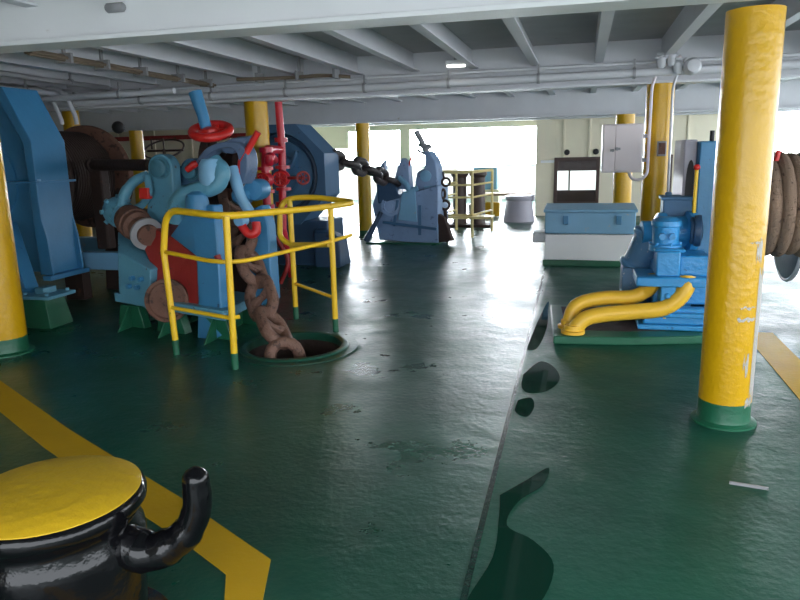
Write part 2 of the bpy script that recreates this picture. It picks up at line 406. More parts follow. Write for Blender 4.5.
# scraped patches on the front pillar follow its surface
fp = [o for o in COL.objects if o.get('label', '').startswith('thick bright yellow')][0]
def patch(a0, a1, z0, z1, jag):
    b = MB(); x, y, r = 0.857, 4.22, 0.1452; n = 10
    lo = []; hi = []
    for i in range(n + 1):
        a = a0 + (a1 - a0) * i / n; e = 0 if 0 < i < n else 1
        lo.append(b.bm.verts.new((x + r * math.cos(a), y + r * math.sin(a), z0 + random.random() * jag)))
        hi.append(b.bm.verts.new((x + r * math.cos(a), y + r * math.sin(a), z1 - random.random() * jag)))
    for i in range(n): b.face([lo[i], lo[i+1], hi[i+1], hi[i]])
    return b.build('scrape', M['scuff'], fp)
for a0, a1, z0, z1, j in ((-0.75, -0.30, 0.14, 0.95, 0.12), (-1.55, -0.80, 0.63, 0.665, 0.02), (-1.45, -0.85, 0.70, 0.73, 0.02), (-1.3, -0.9, 1.07, 1.09, 0.015), (-1.0, -0.7, 0.95, 1.12, 0.08), (-1.2, -0.95, 0.30, 0.46, 0.1), (-0.95, -0.55, 0.12, 0.19, 0.03)):
    patch(a0, a1, z0, z1, j)

# ------------------------------------------------------------------ bollard in the foreground
bx, by = -1.60, 1.665
t = thing('mooring_bollard', (bx, by, 0), 'black mooring bollard with a yellow painted top and a horn, in the near left corner', 'bollard')
MB().lathe((bx, by, 0), (0, 0, 1), [(0.33, 0), (0.33, 0.03), (0.26, 0.05), (0.25, 0.12), (0.262, 0.3), (0.268, 0.36), (0.272, 0.40), (0.268, 0.43), (0.250, 0.465), (0.252, 0.485), (0.270, 0.505), (0.284, 0.525), (0.286, 0.545), (0.280, 0.562), (0.27, 0.57)], 56).build('post', M['black'], t)
MB().lathe((bx, by, 0), (0, 0, 1), [(0.272, 0.56), (0.272, 0.572), (0.245, 0.585), (0.17, 0.597), (0.07, 0.603), (0.001, 0.605)], 56).build('cap', M['yellow_top'], t)
hp = spline([(bx + 0.2, by + 0.02, 0.41), (bx + 0.33, by + 0.03, 0.39), (bx + 0.435, by + 0.05, 0.45), (bx + 0.48, by + 0.06, 0.54), (bx + 0.485, by + 0.06, 0.635)], 6)
b = MB(); b.tube(hp, [0.075, 0.068, 0.06, 0.052, 0.046, 0.044, 0.042], 14); b.ball(hp[-1], 0.042)
b.build('horn', M['black'], t)

# ------------------------------------------------------------------ puddles along the seam
def puddle(pts, label):
    ctr = [(x, y, 0.0) for x, y in pts]; loop = spline(ctr + [ctr[0]], 5)[:-1]
    b = MB(); b.prism([V((p.x, p.y, 0.0001)) for p in loop], (0, 0, 0.0022))
    return tag(b.build('puddle', M['water']), label, 'puddle', 'puddles along the deck seam')
puddle([(-0.33, 3.02), (-0.22, 3.2), (-0.12, 3.36), (-0.14, 3.16), (-0.24, 2.98), (-0.27, 2.76), (-0.15, 2.66), (-0.06, 2.5), (-0.10, 2.25), (-0.22, 2.1), (-0.36, 2.15), (-0.30, 2.5), (-0.31, 2.8)], 'long dark puddle beside the deck seam, nearest of the three')
puddle([(-0.37, 4.86), (-0.27, 5.2), (-0.16, 5.08), (-0.11, 4.8), (-0.18, 4.55), (-0.30, 4.48), (-0.36, 4.6)], 'round dark puddle beside the seam in front of the yellow pipe ends')
puddle([(-0.36, 4.32), (-0.28, 4.38), (-0.25, 4.22), (-0.28, 4.05), (-0.36, 4.12)], 'smallest dark puddle beside the deck seam, between the other two')
puddle([(-0.40, 5.5), (-0.36, 6.6), (-0.31, 7.4), (-0.29, 6.9), (-0.27, 6.3), (-0.31, 5.6)], 'narrow dark wet streak along the seam beside the green machine plate')

# ------------------------------------------------------------------ chain pipe, rail and chain
t = thing('chain_pipe_coaming', (HC.x, HC.y, 0), 'round green coaming of the deck hole that swallows the rusty chain', 'coaming')
MB().lathe((HC.x, HC.y, 0), (0, 0, 1), [(HR + 0.02, 0.002), (HR + 0.12, 0.002), (HR + 0.12, 0.008), (HR + 0.04, 0.012), (HR + 0.03, 0.026), (HR, 0.03), (HR - 0.02, 0.02), (HR - 0.02, -0.6)], 48, False, False).build('lip', M['deck_green'], t)
MB().lathe((HC.x, HC.y, -0.7), (0, 0, 1), [(0.01, 0), (HR - 0.02, 0.0), (HR - 0.022, 0.66)], 40, True, False).build('inner_pipe', M['rust_dark'], t)

rx = {'L': V((-3.22, 4.87, 0)), 'A': V((-2.54, 4.60, 0)), 'R': V((-2.15, 5.80, 0)), 'B': V((-2.72, 6.22, 0))}
t = thing('guard_rail', (-2.6, 5.3, 0), 'yellow tubular guard rail curving around the chain hole', 'railing')
def vup(p, z): return V((p.x, p.y, z))
top = fillet([V((-3.25, 4.87, 0.86)), V((-3.19, 4.86, 1.20)), V((-2.53, 4.60, 1.17)), V((-2.16, 5.70, 1.15)), V((-2.05, 6.25, 1.15)), V((-2.55, 6.35, 1.20)), V((-2.86, 6.30, 1.18)), V((-2.86, 6.25, 0.80)), V((-2.72, 6.22, 0.74)), V((-2.20, 5.86, 0.80))], 0.16, 6)
MB().tube(top, 0.027, 12).build('top_rail', M['yellow_rail'], t)
for key, z in (('L', 0.86), ('A', 1.17), ('R', 1.15), ('B', 1.18)):
    p = rx[key]; lean = {'L': (-0.03, 0.0), 'A': (0.012, 0.01), 'R': (0.0, 0.0), 'B': (0.0, 0.0)}[key]
    po = MB().tube([vup(p, 0.12), V((p.x + lean[0], p.y + lean[1], z))], 0.026, 12).build('post', M['yellow_rail'], t)
    MB().lathe(vup(p, 0), (0, 0, 1), [(0.028, 0), (0.028, 0.125)], 14).build('post_foot', M['green'], po)
mid = fillet([V((-3.25, 4.87, 0.86)), V((-2.53, 4.60, 0.81)), V((-2.15, 5.80, 0.84)), V((-2.06, 6.08, 0.86))], 0.3, 6)
MB().tube(mid, 0.017, 10).build('middle_rail', M['yellow_rail'], t)
MB().tube([V((-3.24, 4.87, 0.40)), V((-2.54, 4.60, 0.40)), V((-2.48, 4.62, 0.41))], 0.016, 10).build('lower_rail', M['yellow_rail'], t)
MB().tube([V((-2.72, 6.22, 0.36)), V((-2.15, 5.80, 0.32))], 0.016, 10).build('lower_rail', M['yellow_rail'], t)

def chain_link(mb, c, d, n, L, W, r):
    """stud link, long axis d, width along n"""
    d = V(d).normalized(); n = (V(n) - d * V(n).dot(d)).normalized(); c = V(c)
    hl = L / 2 - W / 2; pts = []
    for i in range(9):
        a = -PI / 2 + PI * i / 8; pts.append(c + d * (hl + (W/2 - r) * math.cos(a)) + n * ((W/2 - r) * math.sin(a)))
    for i in range(9):
        a = PI / 2 + PI * i / 8; pts.append(c + d * (-hl + (W/2 - r) * math.cos(a)) + n * ((W/2 - r) * math.sin(a)))
    mb.tube(pts, r, 10, True)
    mb.tube([c - n * (W/2 - r), c, c + n * (W/2 - r)], [r * 1.0, r * 0.6, r * 1.0], 8)
def chain(t, path, L, W, r, mat, twist=0.35):
    pts = spline(path, 12); acc = [0]
    for i in range(1, len(pts)): acc.append(acc[-1] + (pts[i] - pts[i-1]).length)
    step = L - 2.1 * r; s_ = step / 2; k = 0
    while s_ < acc[-1]:
        i = max(j for j in range(len(acc) - 1) if acc[j] <= s_); f = (s_ - acc[i]) / max(1e-6, acc[i+1] - acc[i])
        c = pts[i].lerp(pts[i+1], f); d = (pts[i+1] - pts[i]).normalized()
        a, u, v = frame_of(d); ang = twist + (PI / 2 if k % 2 else 0)
        nn = u * math.cos(ang) + v * math.sin(ang)
        mb = MB(); chain_link(mb, c, d, nn, L, W, r); mb.build('chain_link', mat, t)
        s_ += step; k += 1
t = thing('anchor_chain', (-2.3, 5.15, 0), 'heavy rusty stud-link chain slanting down into the round deck hole', 'chain')
chain(t, [V((-3.663, 6.750, 1.440)), V((-3.464, 6.450, 1.206)), V((-3.155, 6.050, 0.808)), V((-2.748, 5.550, 0.333)), V((-2.374, 5.120, -0.008)), (-2.24, 5.1, -0.55)], 0.52, 0.35, 0.052, M['chain'], 0.95)

# ------------------------------------------------------------------ chain stopper beside the hole (blue, with red handwheel)
st = thing('chain_stopper', (-3.5, 5.7, 0), 'blue chain stopper with red handwheel and red lever behind the yellow guard rail', 'chain stopper')
TE, SB, BP = M['blue_teal'], M['steel_blue'], M['blue_pale']
def back(pts, d): return [V(p) + V(d) for p in pts]
# bed and green feet
A0, B0 = V((-4.34, 5.62, 0.25)), V((-2.98, 5.28, 0.19))
b = MB(); dv = V((-0.05, 0.75, 0))
b.prism([A0, B0, B0 + dv, A0 + dv], (0, 0, 0.09))
b.build('bed_plate', TE, st, 0.01)
def foot(c, w):
    ax = (B0 - A0).normalized(); ax.z = 0; c = V(c)
    b = MB(); q = [c - ax * w * 0.62, c + ax * w * 0.62, c + ax * w * 0.42 + V((0, 0, 0.21)), c - ax * w * 0.42 + V((0, 0, 0.21))]
    b.prism(q, (0.02, 0.09, 0))
    b.prism([c - V((0, 0, 0)), c + V((0, -0.22, 0)) , c + V((0, -0.03, 0.20)), c + V((0, 0.0, 0.20))], ax * 0.02)
    return b.build('foot', M['green'], st, 0.006)
for k in (0.10, 0.48, 0.88):
    p = A0.lerp(B0, k); foot((p.x, p.y + 0.06, 0), 0.30); foot((p.x - 0.03, p.y + 0.62, 0), 0.30)
# left cheek
f = [V((-4.229, 5.600, 0.740)), V((-4.268, 5.600, 0.333)), V((-3.866, 5.500, 0.193)), V((-3.832, 5.500, 0.592))]
b = MB(); b.hull(f + back(f, (0.05, 0.35, 0)) + [V((-4.465, 5.950, 0.908)), V((-4.083, 5.850, 0.765))])
b.build('side_cheek', TE, st, 0.012)
for p in (V((-4.047, 5.535, 0.506)), V((-3.934, 5.510, 0.504)), V((-3.993, 5.520, 0.424)), V((-4.096, 5.545, 0.426))): MB().bolt(p, (-0.25, -1, 0), 0.024, 0.035).build('bolt', M['blue'], st)
# red gear guard
f = [V((-3.959, 5.750, 0.971)), V((-4.040, 5.700, 0.815)), V((-3.901, 5.620, 0.609)), V((-3.890, 5.580, 0.271)), V((-3.322, 5.450, 0.225)), V((-3.324, 5.480, 0.715)), V((-3.656, 5.600, 0.896))]
b = MB(); b.prism(f, (0.06, 0.33, 0)); b.build('gear_guard', M['red_dark'], st, 0.015)
c = V((-3.653, 5.470, 0.321))
MB().lathe(c, (0.3, -1, 0.05), [(0.19, -0.02), (0.2, 0), (0.2, 0.05), (0.17, 0.055), (0.16, 0.03), (0.05, 0.03), (0.05, 0.06), (0.03, 0.065)], 32).build('gear_wheel', M['rust'], st)
# rusty roller with its ring, teal hub
p, q = V((-4.336, 5.950, 1.027)), V((-3.952, 5.680, 0.903))
MB().lathe(p, q - p, [(0.12, 0), (0.145, 0.02), (0.145, 0.10), (0.16, 0.11), (0.16, 0.2), (0.145, 0.21), (0.15, 0.28), (0.11, 0.3), (0.10, (q-p).length + 0.05)], 28).build('roller', M['rust'], st)
MB().lathe(q - (q-p).normalized() * 0.02, q - p, [(0.155, 0), (0.155, 0.03), (0.12, 0.035)], 28).build('roller_ring', M['galv'], st)
hub = V((-4.434, 5.980, 1.064))
b = MB(); b.lathe(hub + V((-0.13, 0.08, 0.05)), (0.8, -0.5, -0.3), [(0.07, 0), (0.13, 0.02), (0.145, 0.08), (0.145, 0.17), (0.12, 0.22), (0.06, 0.24)], 20)
for k in range(9):
    a = 2 * PI * k / 9; ax, u, v = frame_of((0.8, -0.5, -0.3)); b.bolt(hub + V((-0.13, 0.08, 0.05)) + ax * 0.2 + u * 0.115 * math.cos(a) + v * 0.115 * math.sin(a), ax, 0.022, 0.04)
for k in range(8):
    a = 2 * PI * k / 8; b.bolt(hub + V((-0.13, 0.08, 0.05)) + ax * 0.08 + (u * math.cos(a) + v * math.sin(a)) * 0.14, u * math.cos(a) + v * math.sin(a), 0.024, 0.03)
b.build('hub', TE, st)
# lever arms running up from the hub
b = MB(); b.tube(spline([V((-4.393, 5.950, 1.126)), V((-4.342, 5.950, 1.263)), V((-4.248, 5.980, 1.377)), V((-4.109, 6.000, 1.442))], 6), [0.06, 0.055, 0.05, 0.045], 12)
b.tube(spline([V((-4.281, 5.950, 1.106)), V((-4.137, 5.930, 1.166)), V((-4.057, 5.930, 1.281)), V((-4.096, 5.980, 1.433))], 6), 0.035, 10)
b.build('lever_arm', TE, st)
MB().box(*[v for pr in zip(V((-4.119, 5.900, 1.235)) - V((0.02, 0.02, 0.02)), V((-4.035, 5.900, 1.302)) + V((0.0, 0.05, 0.02))) for v in pr]).build('red_clamp', M['red'], st, 0.01)
# bracket plates with round heads
def bracket(c, r, base_l, base_r, y, th, mat):
    c = V(c); b = MB(); pts = []
    for i in range(17):
        a = PI * i / 16; pts.append(c + V((r * math.cos(a), 0, r * math.sin(a))))
    pts += [V(base_l), V(base_r)]
    b.prism(pts, (0.02, th, 0)); o = b.build('bracket', mat, st, 0.012)
    MB().lathe(c, (0, -1, 0), [(r * 0.80, -0.01), (r * 0.80, 0.012), (r * 0.66, 0.012), (r * 0.64, 0.05), (r * 0.55, 0.06), (r * 0.1, 0.062)], 28).build('pin', M['teal_dark'], o)
bracket(V((-3.991, 6.050, 1.505)), 0.135, V((-4.239, 6.050, 0.696)), V((-3.897, 6.050, 0.700)), 6.05, 0.12, TE)
bracket(V((-3.806, 6.300, 1.466)), 0.125, V((-4.034, 6.300, 0.663)), V((-3.710, 6.300, 0.668)), 6.3, 0.12, M['navy2'])
# central plate and thick curved arm over it
f = [V((-3.401, 5.500, 1.090)), V((-3.322, 5.500, 1.178)), V((-3.134, 5.500, 1.186)), V((-3.099, 5.460, 0.883)), V((-3.057, 5.360, 0.035)), V((-3.337, 5.380, -0.058)), V((-3.325, 5.440, 0.338)), V((-3.334, 5.480, 0.715))]
MB().prism(f, (0.03, 0.12, 0)).build('centre_plate', M['blue'], st, 0.012)
b = MB()
b.hull([V((-3.409, 5.500, 1.107)), V((-3.532, 5.550, 0.994)), V((-3.656, 5.600, 0.896)), V((-3.332, 5.480, 0.733)), V((-3.345, 5.500, 1.143))] + back([V((-3.409, 5.500, 1.107)), V((-3.656, 5.600, 0.896)), V((-3.332, 5.480, 0.733))], (0.04, 0.3, 0)))
b.build('gusset', M['blue'], st, 0.012)
arm = spline([V((-3.573, 5.620, 1.023)), V((-3.546, 5.600, 1.162)), V((-3.464, 5.580, 1.253)), V((-3.327, 5.580, 1.314)), V((-3.197, 5.580, 1.322)), V((-3.114, 5.600, 1.381)), V((-3.098, 5.620, 1.476)), V((-3.181, 5.660, 1.564))], 6)
b = MB(); b.tube(arm, [0.09, 0.095, 0.09, 0.075, 0.07, 0.075, 0.08, 0.07], 16); b.build('curved_arm', TE, st)
b = MB(); b.lathe(V((-3.191, 5.620, 1.311)), (0, 0, 1), [(0.04, 0.0), (0.10, 0.03), (0.115, 0.1), (0.11, 0.22), (0.08, 0.27), (0.02, 0.28)], 24); b.build('arm_head', M['blue_pale'], st)
b = MB(); b.lathe(V((-3.301, 5.520, 1.106)), (0, 0, 1), [(0.10, 0), (0.105, 0.1), (0.09, 0.17), (0.04, 0.20)], 24); b.build('arm_socket', M['blue'], st)
# brake band: wide curved strap, dark inside, over the gypsy
def strap(outer, inner, d): return MB().prism(list(outer) + list(inner)[::-1], d)
o1 = spline([V((-3.571, 5.950, 1.501)), V((-3.497, 5.950, 1.611)), V((-3.396, 5.950, 1.692)), V((-3.247, 5.950, 1.733)), V((-3.085, 5.950, 1.720)), V((-3.011, 5.950, 1.628)), V((-3.012, 5.950, 1.474)), V((-3.063, 5.950, 1.346))], 5)
i1 = spline([V((-3.520, 5.950, 1.482)), V((-3.448, 5.950, 1.573)), V((-3.358, 5.950, 1.645)), V((-3.252, 5.950, 1.679)), V((-3.140, 5.950, 1.667)), V((-3.095, 5.950, 1.594)), V((-3.094, 5.950, 1.475)), V((-3.124, 5.950, 1.347))], 5)
strap(o1, i1, (0.04, 0.14, 0)).build('brake_band', SB, st, 0.008)
b = MB(); b.hull([V((-3.317, 6.000, 1.717)), V((-3.168, 6.000, 1.768)), V((-2.998, 6.050, 1.783)), V((-3.094, 6.000, 1.675)), V((-3.180, 6.000, 1.623)), V((-3.283, 6.000, 1.634))] + back([V((-3.317, 6.000, 1.717)), V((-2.998, 6.050, 1.783)), V((-3.180, 6.000, 1.623)), V((-3.283, 6.000, 1.634))], (0.03, 0.15, 0.02)))
b.build('band_lug', SB, st, 0.012)
c = V((-3.558, 6.600, 1.443))
b = MB(); b.lathe(c - V((0.22, 0.05, 0)), (1, 0.25, 0), [(0.16, 0), (0.36, 0.02), (0.36, 0.08), (0.24, 0.16), (0.18, 0.22), (0.24, 0.28), (0.36, 0.36), (0.36, 0.42), (0.16, 0.44)], 30)
b.build('chain_wheel', M['rust_dark'], st)
MB().cyl(c - V((0.75, 0.18, 0)), c + V((0.28, 0.07, 0)), 0.07).build('shaft', M['rust_dark'], st)
b = MB(); b.lathe(V((-3.029, 6.100, 1.282)), (0.1, -1, 0), [(0.10, -0.2), (0.105, 0), (0.09, 0.03), (0.02, 0.035)], 24); b.lathe(V((-3.128, 6.000, 1.232)), (0.1, -1, 0), [(0.08, -0.2), (0.085, 0), (0.07, 0.03), (0.02, 0.035)], 24)
b.build('pivot_drum', M['blue'], st)
b = MB(); b.tube(spline([V((-3.164, 5.950, 1.495)), V((-3.117, 5.920, 1.367)), V((-3.077, 5.920, 1.219)), V((-3.010, 5.950, 1.086))], 6), [0.06, 0.055, 0.05, 0.05], 12); b.build('link_arm', M['blue_pale'], st)
f = [V((-3.160, 6.100, 1.073)), V((-2.956, 6.100, 1.140)), V((-2.907, 6.100, 0.939)), V((-2.855, 6.000, 0.234)), V((-2.975, 6.000, 0.171)), V((-3.085, 6.000, 0.267))]
MB().prism(f, (0.03, 0.12, 0)).build('right_cheek', M['blue'], st, 0.012)
b = MB(); b.prism([V((-3.559, 6.250, 1.030)), V((-3.186, 6.250, 1.030)), V((-3.028, 6.100, 0.106)), V((-3.463, 6.100, -0.117))], (0.02, 0.03, 0)); b.build('chain_guide', M['rust_dark'], st)
# red handwheel on its blue spindle
c = V((-3.436, 6.100, 1.842))
b = MB(); b.torus(c, (0.12, -0.40, 1), 0.175, 0.042, 32, 10)
for k in range(5):
    a = 2 * PI * k / 5; ax, u, v = frame_of((0.12, -0.40, 1)); b.tube([c, c + (u * math.cos(a) + v * math.sin(a)) * 0.175], 0.024, 8)
b.lathe(c - V((0, 0, 0.10)), (0, 0, 1), [(0.07, 0), (0.09, 0.05), (0.09, 0.11), (0.05, 0.14)], 16)
b.build('handwheel', M['red'], st)
MB().tube([V((-3.487, 6.100, 1.871)), V((-3.508, 6.100, 1.982)), V((-3.573, 6.100, 2.205))], [0.055, 0.055, 0.065], 14).build('spindle', M['blue'], st)
MB().tube([c - V((0, 0, 0.05)), V((-3.467, 6.150, 1.571))], 0.04, 12).build('spindle_stem', M['rust_dark'], st)
b = MB(); b.tube([V((-2.891, 5.980, 1.814)), V((-3.083, 5.980, 1.548)), V((-3.102, 5.980, 1.438))], [0.03, 0.032, 0.035], 10); b.build('red_lever', M['red'], st)
b = MB(); b.tube(spline([V((-3.129, 5.900, 1.081)), V((-3.066, 5.880, 0.962)), V((-3.000, 5.880, 0.887)), V((-2.937, 5.900, 0.904)), V((-2.940, 5.920, 0.995))], 5), 0.042, 10); b.build('red_hook', M['red'], st)
MB().lathe(V((-3.078, 5.850, 1.011)), (0, -1, 0), [(0.055, -0.1), (0.055, 0.0), (0.045, 0.015)], 20).build('grease_cap', M['blue_pale'], st)
MB().tube([V((-3.606, 5.900, 1.485)), V((-3.538, 5.900, 1.530)), V((-3.506, 5.920, 1.547))], [0.03, 0.035, 0.03], 10).build('red_pin', M['red'], st)
MB().tube([V((-3.088, 5.420, 0.755)), V((-3.073, 5.420, 0.702))], 0.03, 10).build('red_plug', M['red_dark'], st)

# ------------------------------------------------------------------ big mooring winch on the left (shaft runs fore and aft)
wn = thing('mooring_winch', (-6.0, 6.9, 0), 'large winch at the left with tall blue faceted gear housing and dark rusty drum', 'winch')
wx, wz = -6.29, 1.40
def gate(e, y, zb=0.42):   # outline of the housing shrunk by e: upright sides, slanted shoulders, flat top
    r = 0.88 - e; return [V((wx + r, y, zb)), V((wx + r, y, 1.80 - e * 0.3)), V((wx + r - 0.27 + e * 0.2, y, 2.34 - e)), V((wx - r + 0.27 - e * 0.2, y, 2.34 - e)), V((wx - r, y, 1.80 - e * 0.3)), V((wx - r, y, zb))]
y0, y1 = 6.0, 6.48
b = MB(); va = [[b.bm.verts.new(p) for p in q] for q in (gate(0, y0), gate(0, y1), gate(0.10, y0), gate(0.13, y0 + 0.16))]
for k in range(5):
    j = k + 1
    b.face([va[0][k], va[0][j], va[1][j], va[1][k]]); b.face([va[0][j], va[0][k], va[2][k], va[2][j]]); b.face([va[2][j], va[2][k], va[3][k], va[3][j]])
b.face(va[1]); b.face(va[3])
b.face([va[0][0], va[2][0], va[3][0], va[1][0]]); b.face([va[0][5], va[1][5], va[3][5], va[2][5]]); b.face([va[1][0], va[3][0], va[3][5], va[1][5]])
b.build('gear_housing', M['blue'], wn, 0.008)
b = MB(); xr = wx + 0.88
b.prism([(xr - 0.01, y0, 0.42), (xr + 0.06, y0, 0.42), (xr + 0.04, y0, 0.8), (xr - 0.01, y0, 1.03)], (0, 0.025, 0))
b.prism([(xr - 0.01, y1 - 0.025, 0.42), (xr + 0.06, y1 - 0.025, 0.42), (xr + 0.04, y1 - 0.025, 0.8), (xr - 0.01, y1 - 0.025, 1.03)], (0, 0.025, 0))
b.box(xr - 0.02, xr + 0.08, y0 - 0.06, y1 + 0.06, 0.37, 0.42)
b.build('leg_gusset', M['blue'], wn, 0.004)
MB().lathe((wx, y0 + 0.17, wz), (0, -1, 0), [(0.5, 0), (0.5, 0.03), (0.2, 0.05), (0.2, 0.14), (0.1, 0.16)], 32).build('housing_cover', M['blue'], wn)
b = MB(); b.box(wx - 0.92, wx + 0.92, y0 - 0.04, y1 + 0.06, 1.372, 1.395); b.build('joint_flange', M['blue'], wn, 0.005)
b = MB(); b.bolt((wx + 0.9, y0 + 0.02, 1.395), (0, 0, 1), 0.018, 0.02); b.build('flange_bolt', M['blue_pale'], wn)
MB().box(wx - 0.9, wx + 1.75, 6.70, 6.84, 0.36, 0.56).build('bed_beam', BP, wn, 0.01)
MB().box(wx - 0.9, wx + 1.6, 8.0, 8.14, 0.36, 0.56).build('bed_beam', BP, wn, 0.01)
for (x, y) in ((-5.7, 6.77), (-4.75, 6.77), (-5.7, 8.07), (-4.75, 8.07), (-6.9, 6.77)): MB().box(x - 0.12, x + 0.12, y - 0.07, y + 0.07, 0, 0.36).build('pedestal', M['rust_dark'], wn)
MB().bar(V((-5.782, 5.950, 0.983)), V((-5.283, 5.600, 0.323)), 0.07, 0.16, (0, 1, 0)).build('strut', M['blue'], wn, 0.008)
f0 = V((-5.082, 5.550, 0.339))
b = MB(); b.box(f0.x - 0.21, f0.x + 0.16, 5.42, 5.80, 0.285, 0.32); b.box(f0.x - 0.08, f0.x + 0.02, 5.52, 5.7, 0.32, 0.38)
fl = b.build('foot_flange', TE, wn, 0.006)
for dx in (-0.15, 0.1):
    for dy in (5.47, 5.75): MB().bolt((f0.x + dx, dy, 0.32), (0, 0, 1), 0.02, 0.025).build('bolt', TE, fl)
b = MB(); b.hull([(f0.x - 0.16, 5.44, 0.286), (f0.x + 0.1, 5.44, 0.286), (f0.x - 0.16, 5.7, 0.286), (f0.x + 0.1, 5.7, 0.286), (f0.x - 0.2, 5.42, 0), (f0.x + 0.14, 5.42, 0), (f0.x - 0.2, 5.74, 0), (f0.x + 0.14, 5.74, 0)]); b.build('foot', M['green'], wn, 0.006)
MB().lathe((wx, 6.52, wz), (0, 1, 0), [(0.4, -0.03), (0.84, 0), (0.86, 0.015), (0.86, 0.05), (0.5, 0.07)], 56).build('drum_flange', M['rust_dark'], wn)
MB().lathe((wx, 6.58, wz), (0, 1, 0), [(0.50, 0), (0.50, 1.25)], 40, False, False).build('drum', M['rust_dark'], wn)
MB().lathe((wx + 0.06, 7.80, wz - 0.02), (0, 1, 0), [(0.4, -0.06), (0.64, -0.02), (0.655, 0.0), (0.655, 0.05), (0.5, 0.07), (0.2, 0.10)], 56).build('drum_flange', M['rust'], wn)
b = MB()
for k in range(24): b.torus((wx, 6.68 + 1.05 * k / 24, wz), (0, 1, 0), 0.535, 0.024, 40, 6)
b.build('wire_rope', M['rust_dark'], wn)
MB().hull([(-5.75, 7.3, 0), (-4.75, 7.3, 0), (-5.75, 8.25, 0), (-4.75, 8.25, 0), (-5.7, 7.35, 0.95), (-5.0, 7.35, 0.8), (-5.7, 8.2, 0.95), (-5.0, 8.2, 0.8)]).build('dark_gap_block', M['rust_dark'], wn, 0.02)  # added dark block, closes a bright gap between winch and stopper
b = MB(); p = V((-5.508, 7.000, 1.539)); q = V((-4.404, 6.500, 1.531)); b.lathe(p, q - p, [(0.085, 0), (0.085, 0.05), (0.065, 0.06), (0.06, (q - p).length)], 20); b.build('cross_shaft', M['rust_dark'], wn)
b = MB(); b.box(p.x - 0.02, p.x + 0.14, 6.95, 7.1, 0.56, p.z + 0.02); b.build('shaft_bearing', M['rust_dark'], wn, 0.02)

# ------------------------------------------------------------------ far winch: dark blue octagonal housing seen face on
fw = thing('far_winch', (-4.1, 9.75, 0), 'dark blue octagonal winch housing standing behind the red fire pipes', 'winch')
cx, cz, ri = -4.24, 1.32, 0.71
def oct2(y, r): 
    ro = r / math.cos(PI/8); return [V((cx + ro * math.cos(PI/8 + k*PI/4), y, cz + ro * math.sin(PI/8 + k*PI/4))) for k in range(8)]
b = MB(); va = [[b.bm.verts.new(p) for p in q] for q in (oct2(9.35, ri), oct2(9.95, ri))]
for k in range(8):
    j = (k + 1) % 8; b.face([va[0][k], va[0][j], va[1][j], va[1][k]])
b.face(va[1])
n = 32; rr = 0.60; circ = [b.bm.verts.new((cx + rr * math.cos(2*PI*i/n + PI/8), 9.35, cz + rr * math.sin(2*PI*i/n + PI/8))) for i in range(n)]
circ2 = [b.bm.verts.new((cx + (rr-0.03) * math.cos(2*PI*i/n + PI/8), 9.5, cz + (rr-0.03) * math.sin(2*PI*i/n + PI/8))) for i in range(n)]
for k in range(8):
    for q in range(4):
        i = k * 4 + q; b.face([va[0][k], circ[i], circ[(i+1) % n]]); 
    b.face([va[0][k], circ[(k*4 + 4) % n], va[0][(k+1) % 8]])
for i in range(n): b.face([circ[i], circ2[i], circ2[(i+1) % n], circ[(i+1) % n]])
b.face(circ2)
b.build('housing', M['navy2'], fw)
MB().lathe((cx, 9.51, cz), (0, -1, 0), [(0.48, -0.02), (0.48, 0.03), (0.30, 0.06), (0.28, 0.14), (0.12, 0.15), (0.10, 0.22), (0.02, 0.23)], 36).build('brake_drum', M['blue_dim'], fw)
b = MB(); b.torus((cx, 9.44, cz), (0, -1, 0), 0.54, 0.035, 40, 8); b.build('brake_band', M['navy'], fw)
b = MB(); b.box(cx + 0.0, cx + 0.3, 9.35, 9.45, 1.25, 1.33); b.tube(spline([(cx + 0.05, 9.38, 1.33), (cx + 0.22, 9.36, 1.48), (cx + 0.30, 9.36, 1.66)], 5), 0.035, 10); b.build('band_lever', M['blue_dim'], fw, 0.008)
b = MB(); b.box(cx - 0.7, cx + 0.70, 9.4, 10.1, 0, 0.66); b.build('bed', M['navy'], fw, 0.02)
b = MB(); b.hull([(-3.70, 9.25, 0.0), (-3.32, 9.25, 0.0), (-3.30, 9.7, 0.0), (-3.75, 9.7, 0.0), (-3.72, 9.27, 0.52), (-3.40, 9.27, 0.50), (-3.32, 9.3, 0.40), (-3.34, 9.65, 0.40), (-3.72, 9.65, 0.6)]); b.build('gearbox', M['navy'], fw, 0.02)

t = thing('taut_chain', (-3.6, 10.8, 0), 'dark taut chain stretched from the octagonal winch to the far chain stopper', 'chain')
chain(t, [V((-3.608, 9.800, 1.546)), V((-3.533, 10.300, 1.462)), V((-3.432, 11.000, 1.350)), V((-3.268, 12.000, 1.093))], 0.52, 0.30, 0.055, M['chain_dark'], PI / 2 + 0.15)

# ------------------------------------------------------------------ red fire main with valves
fm = thing('fire_main', (-4.0, 8.5, 0), 'red fire main pipes with two valves and small handwheels beside a yellow pillar', 'pipe')
RD = M['red_pipe']
top = V((-3.845, 8.600, 2.327))
b = MB(); b.tube([(top.x, 8.6, 2.73), top, V((-3.830, 8.600, 1.669)), V((-3.859, 8.550, 0.621))], 0.05, 14); b.build('riser', RD, fm)
bt = V((-3.859, 8.550, 0.621))
b = MB(); b.tube(fillet([bt, V((-3.725, 8.450, 0.205)), (V((-3.725, 8.450, 0.205)).x, 8.45, 0.0)], 0.1), 0.05, 14); b.build('lower_pipe', RD, fm)
b = MB(); b.tube(fillet([V((-3.844, 8.600, 1.669)), V((-3.784, 8.020, 1.681)), V((-3.812, 8.020, 1.475)), V((-3.817, 8.020, 0.994)), V((-3.783, 8.020, 0.490)), (V((-3.783, 8.020, 0.490)).x, 8.02, 0)], 0.08), 0.052, 14); b.build('branch_pipe', RD, fm)
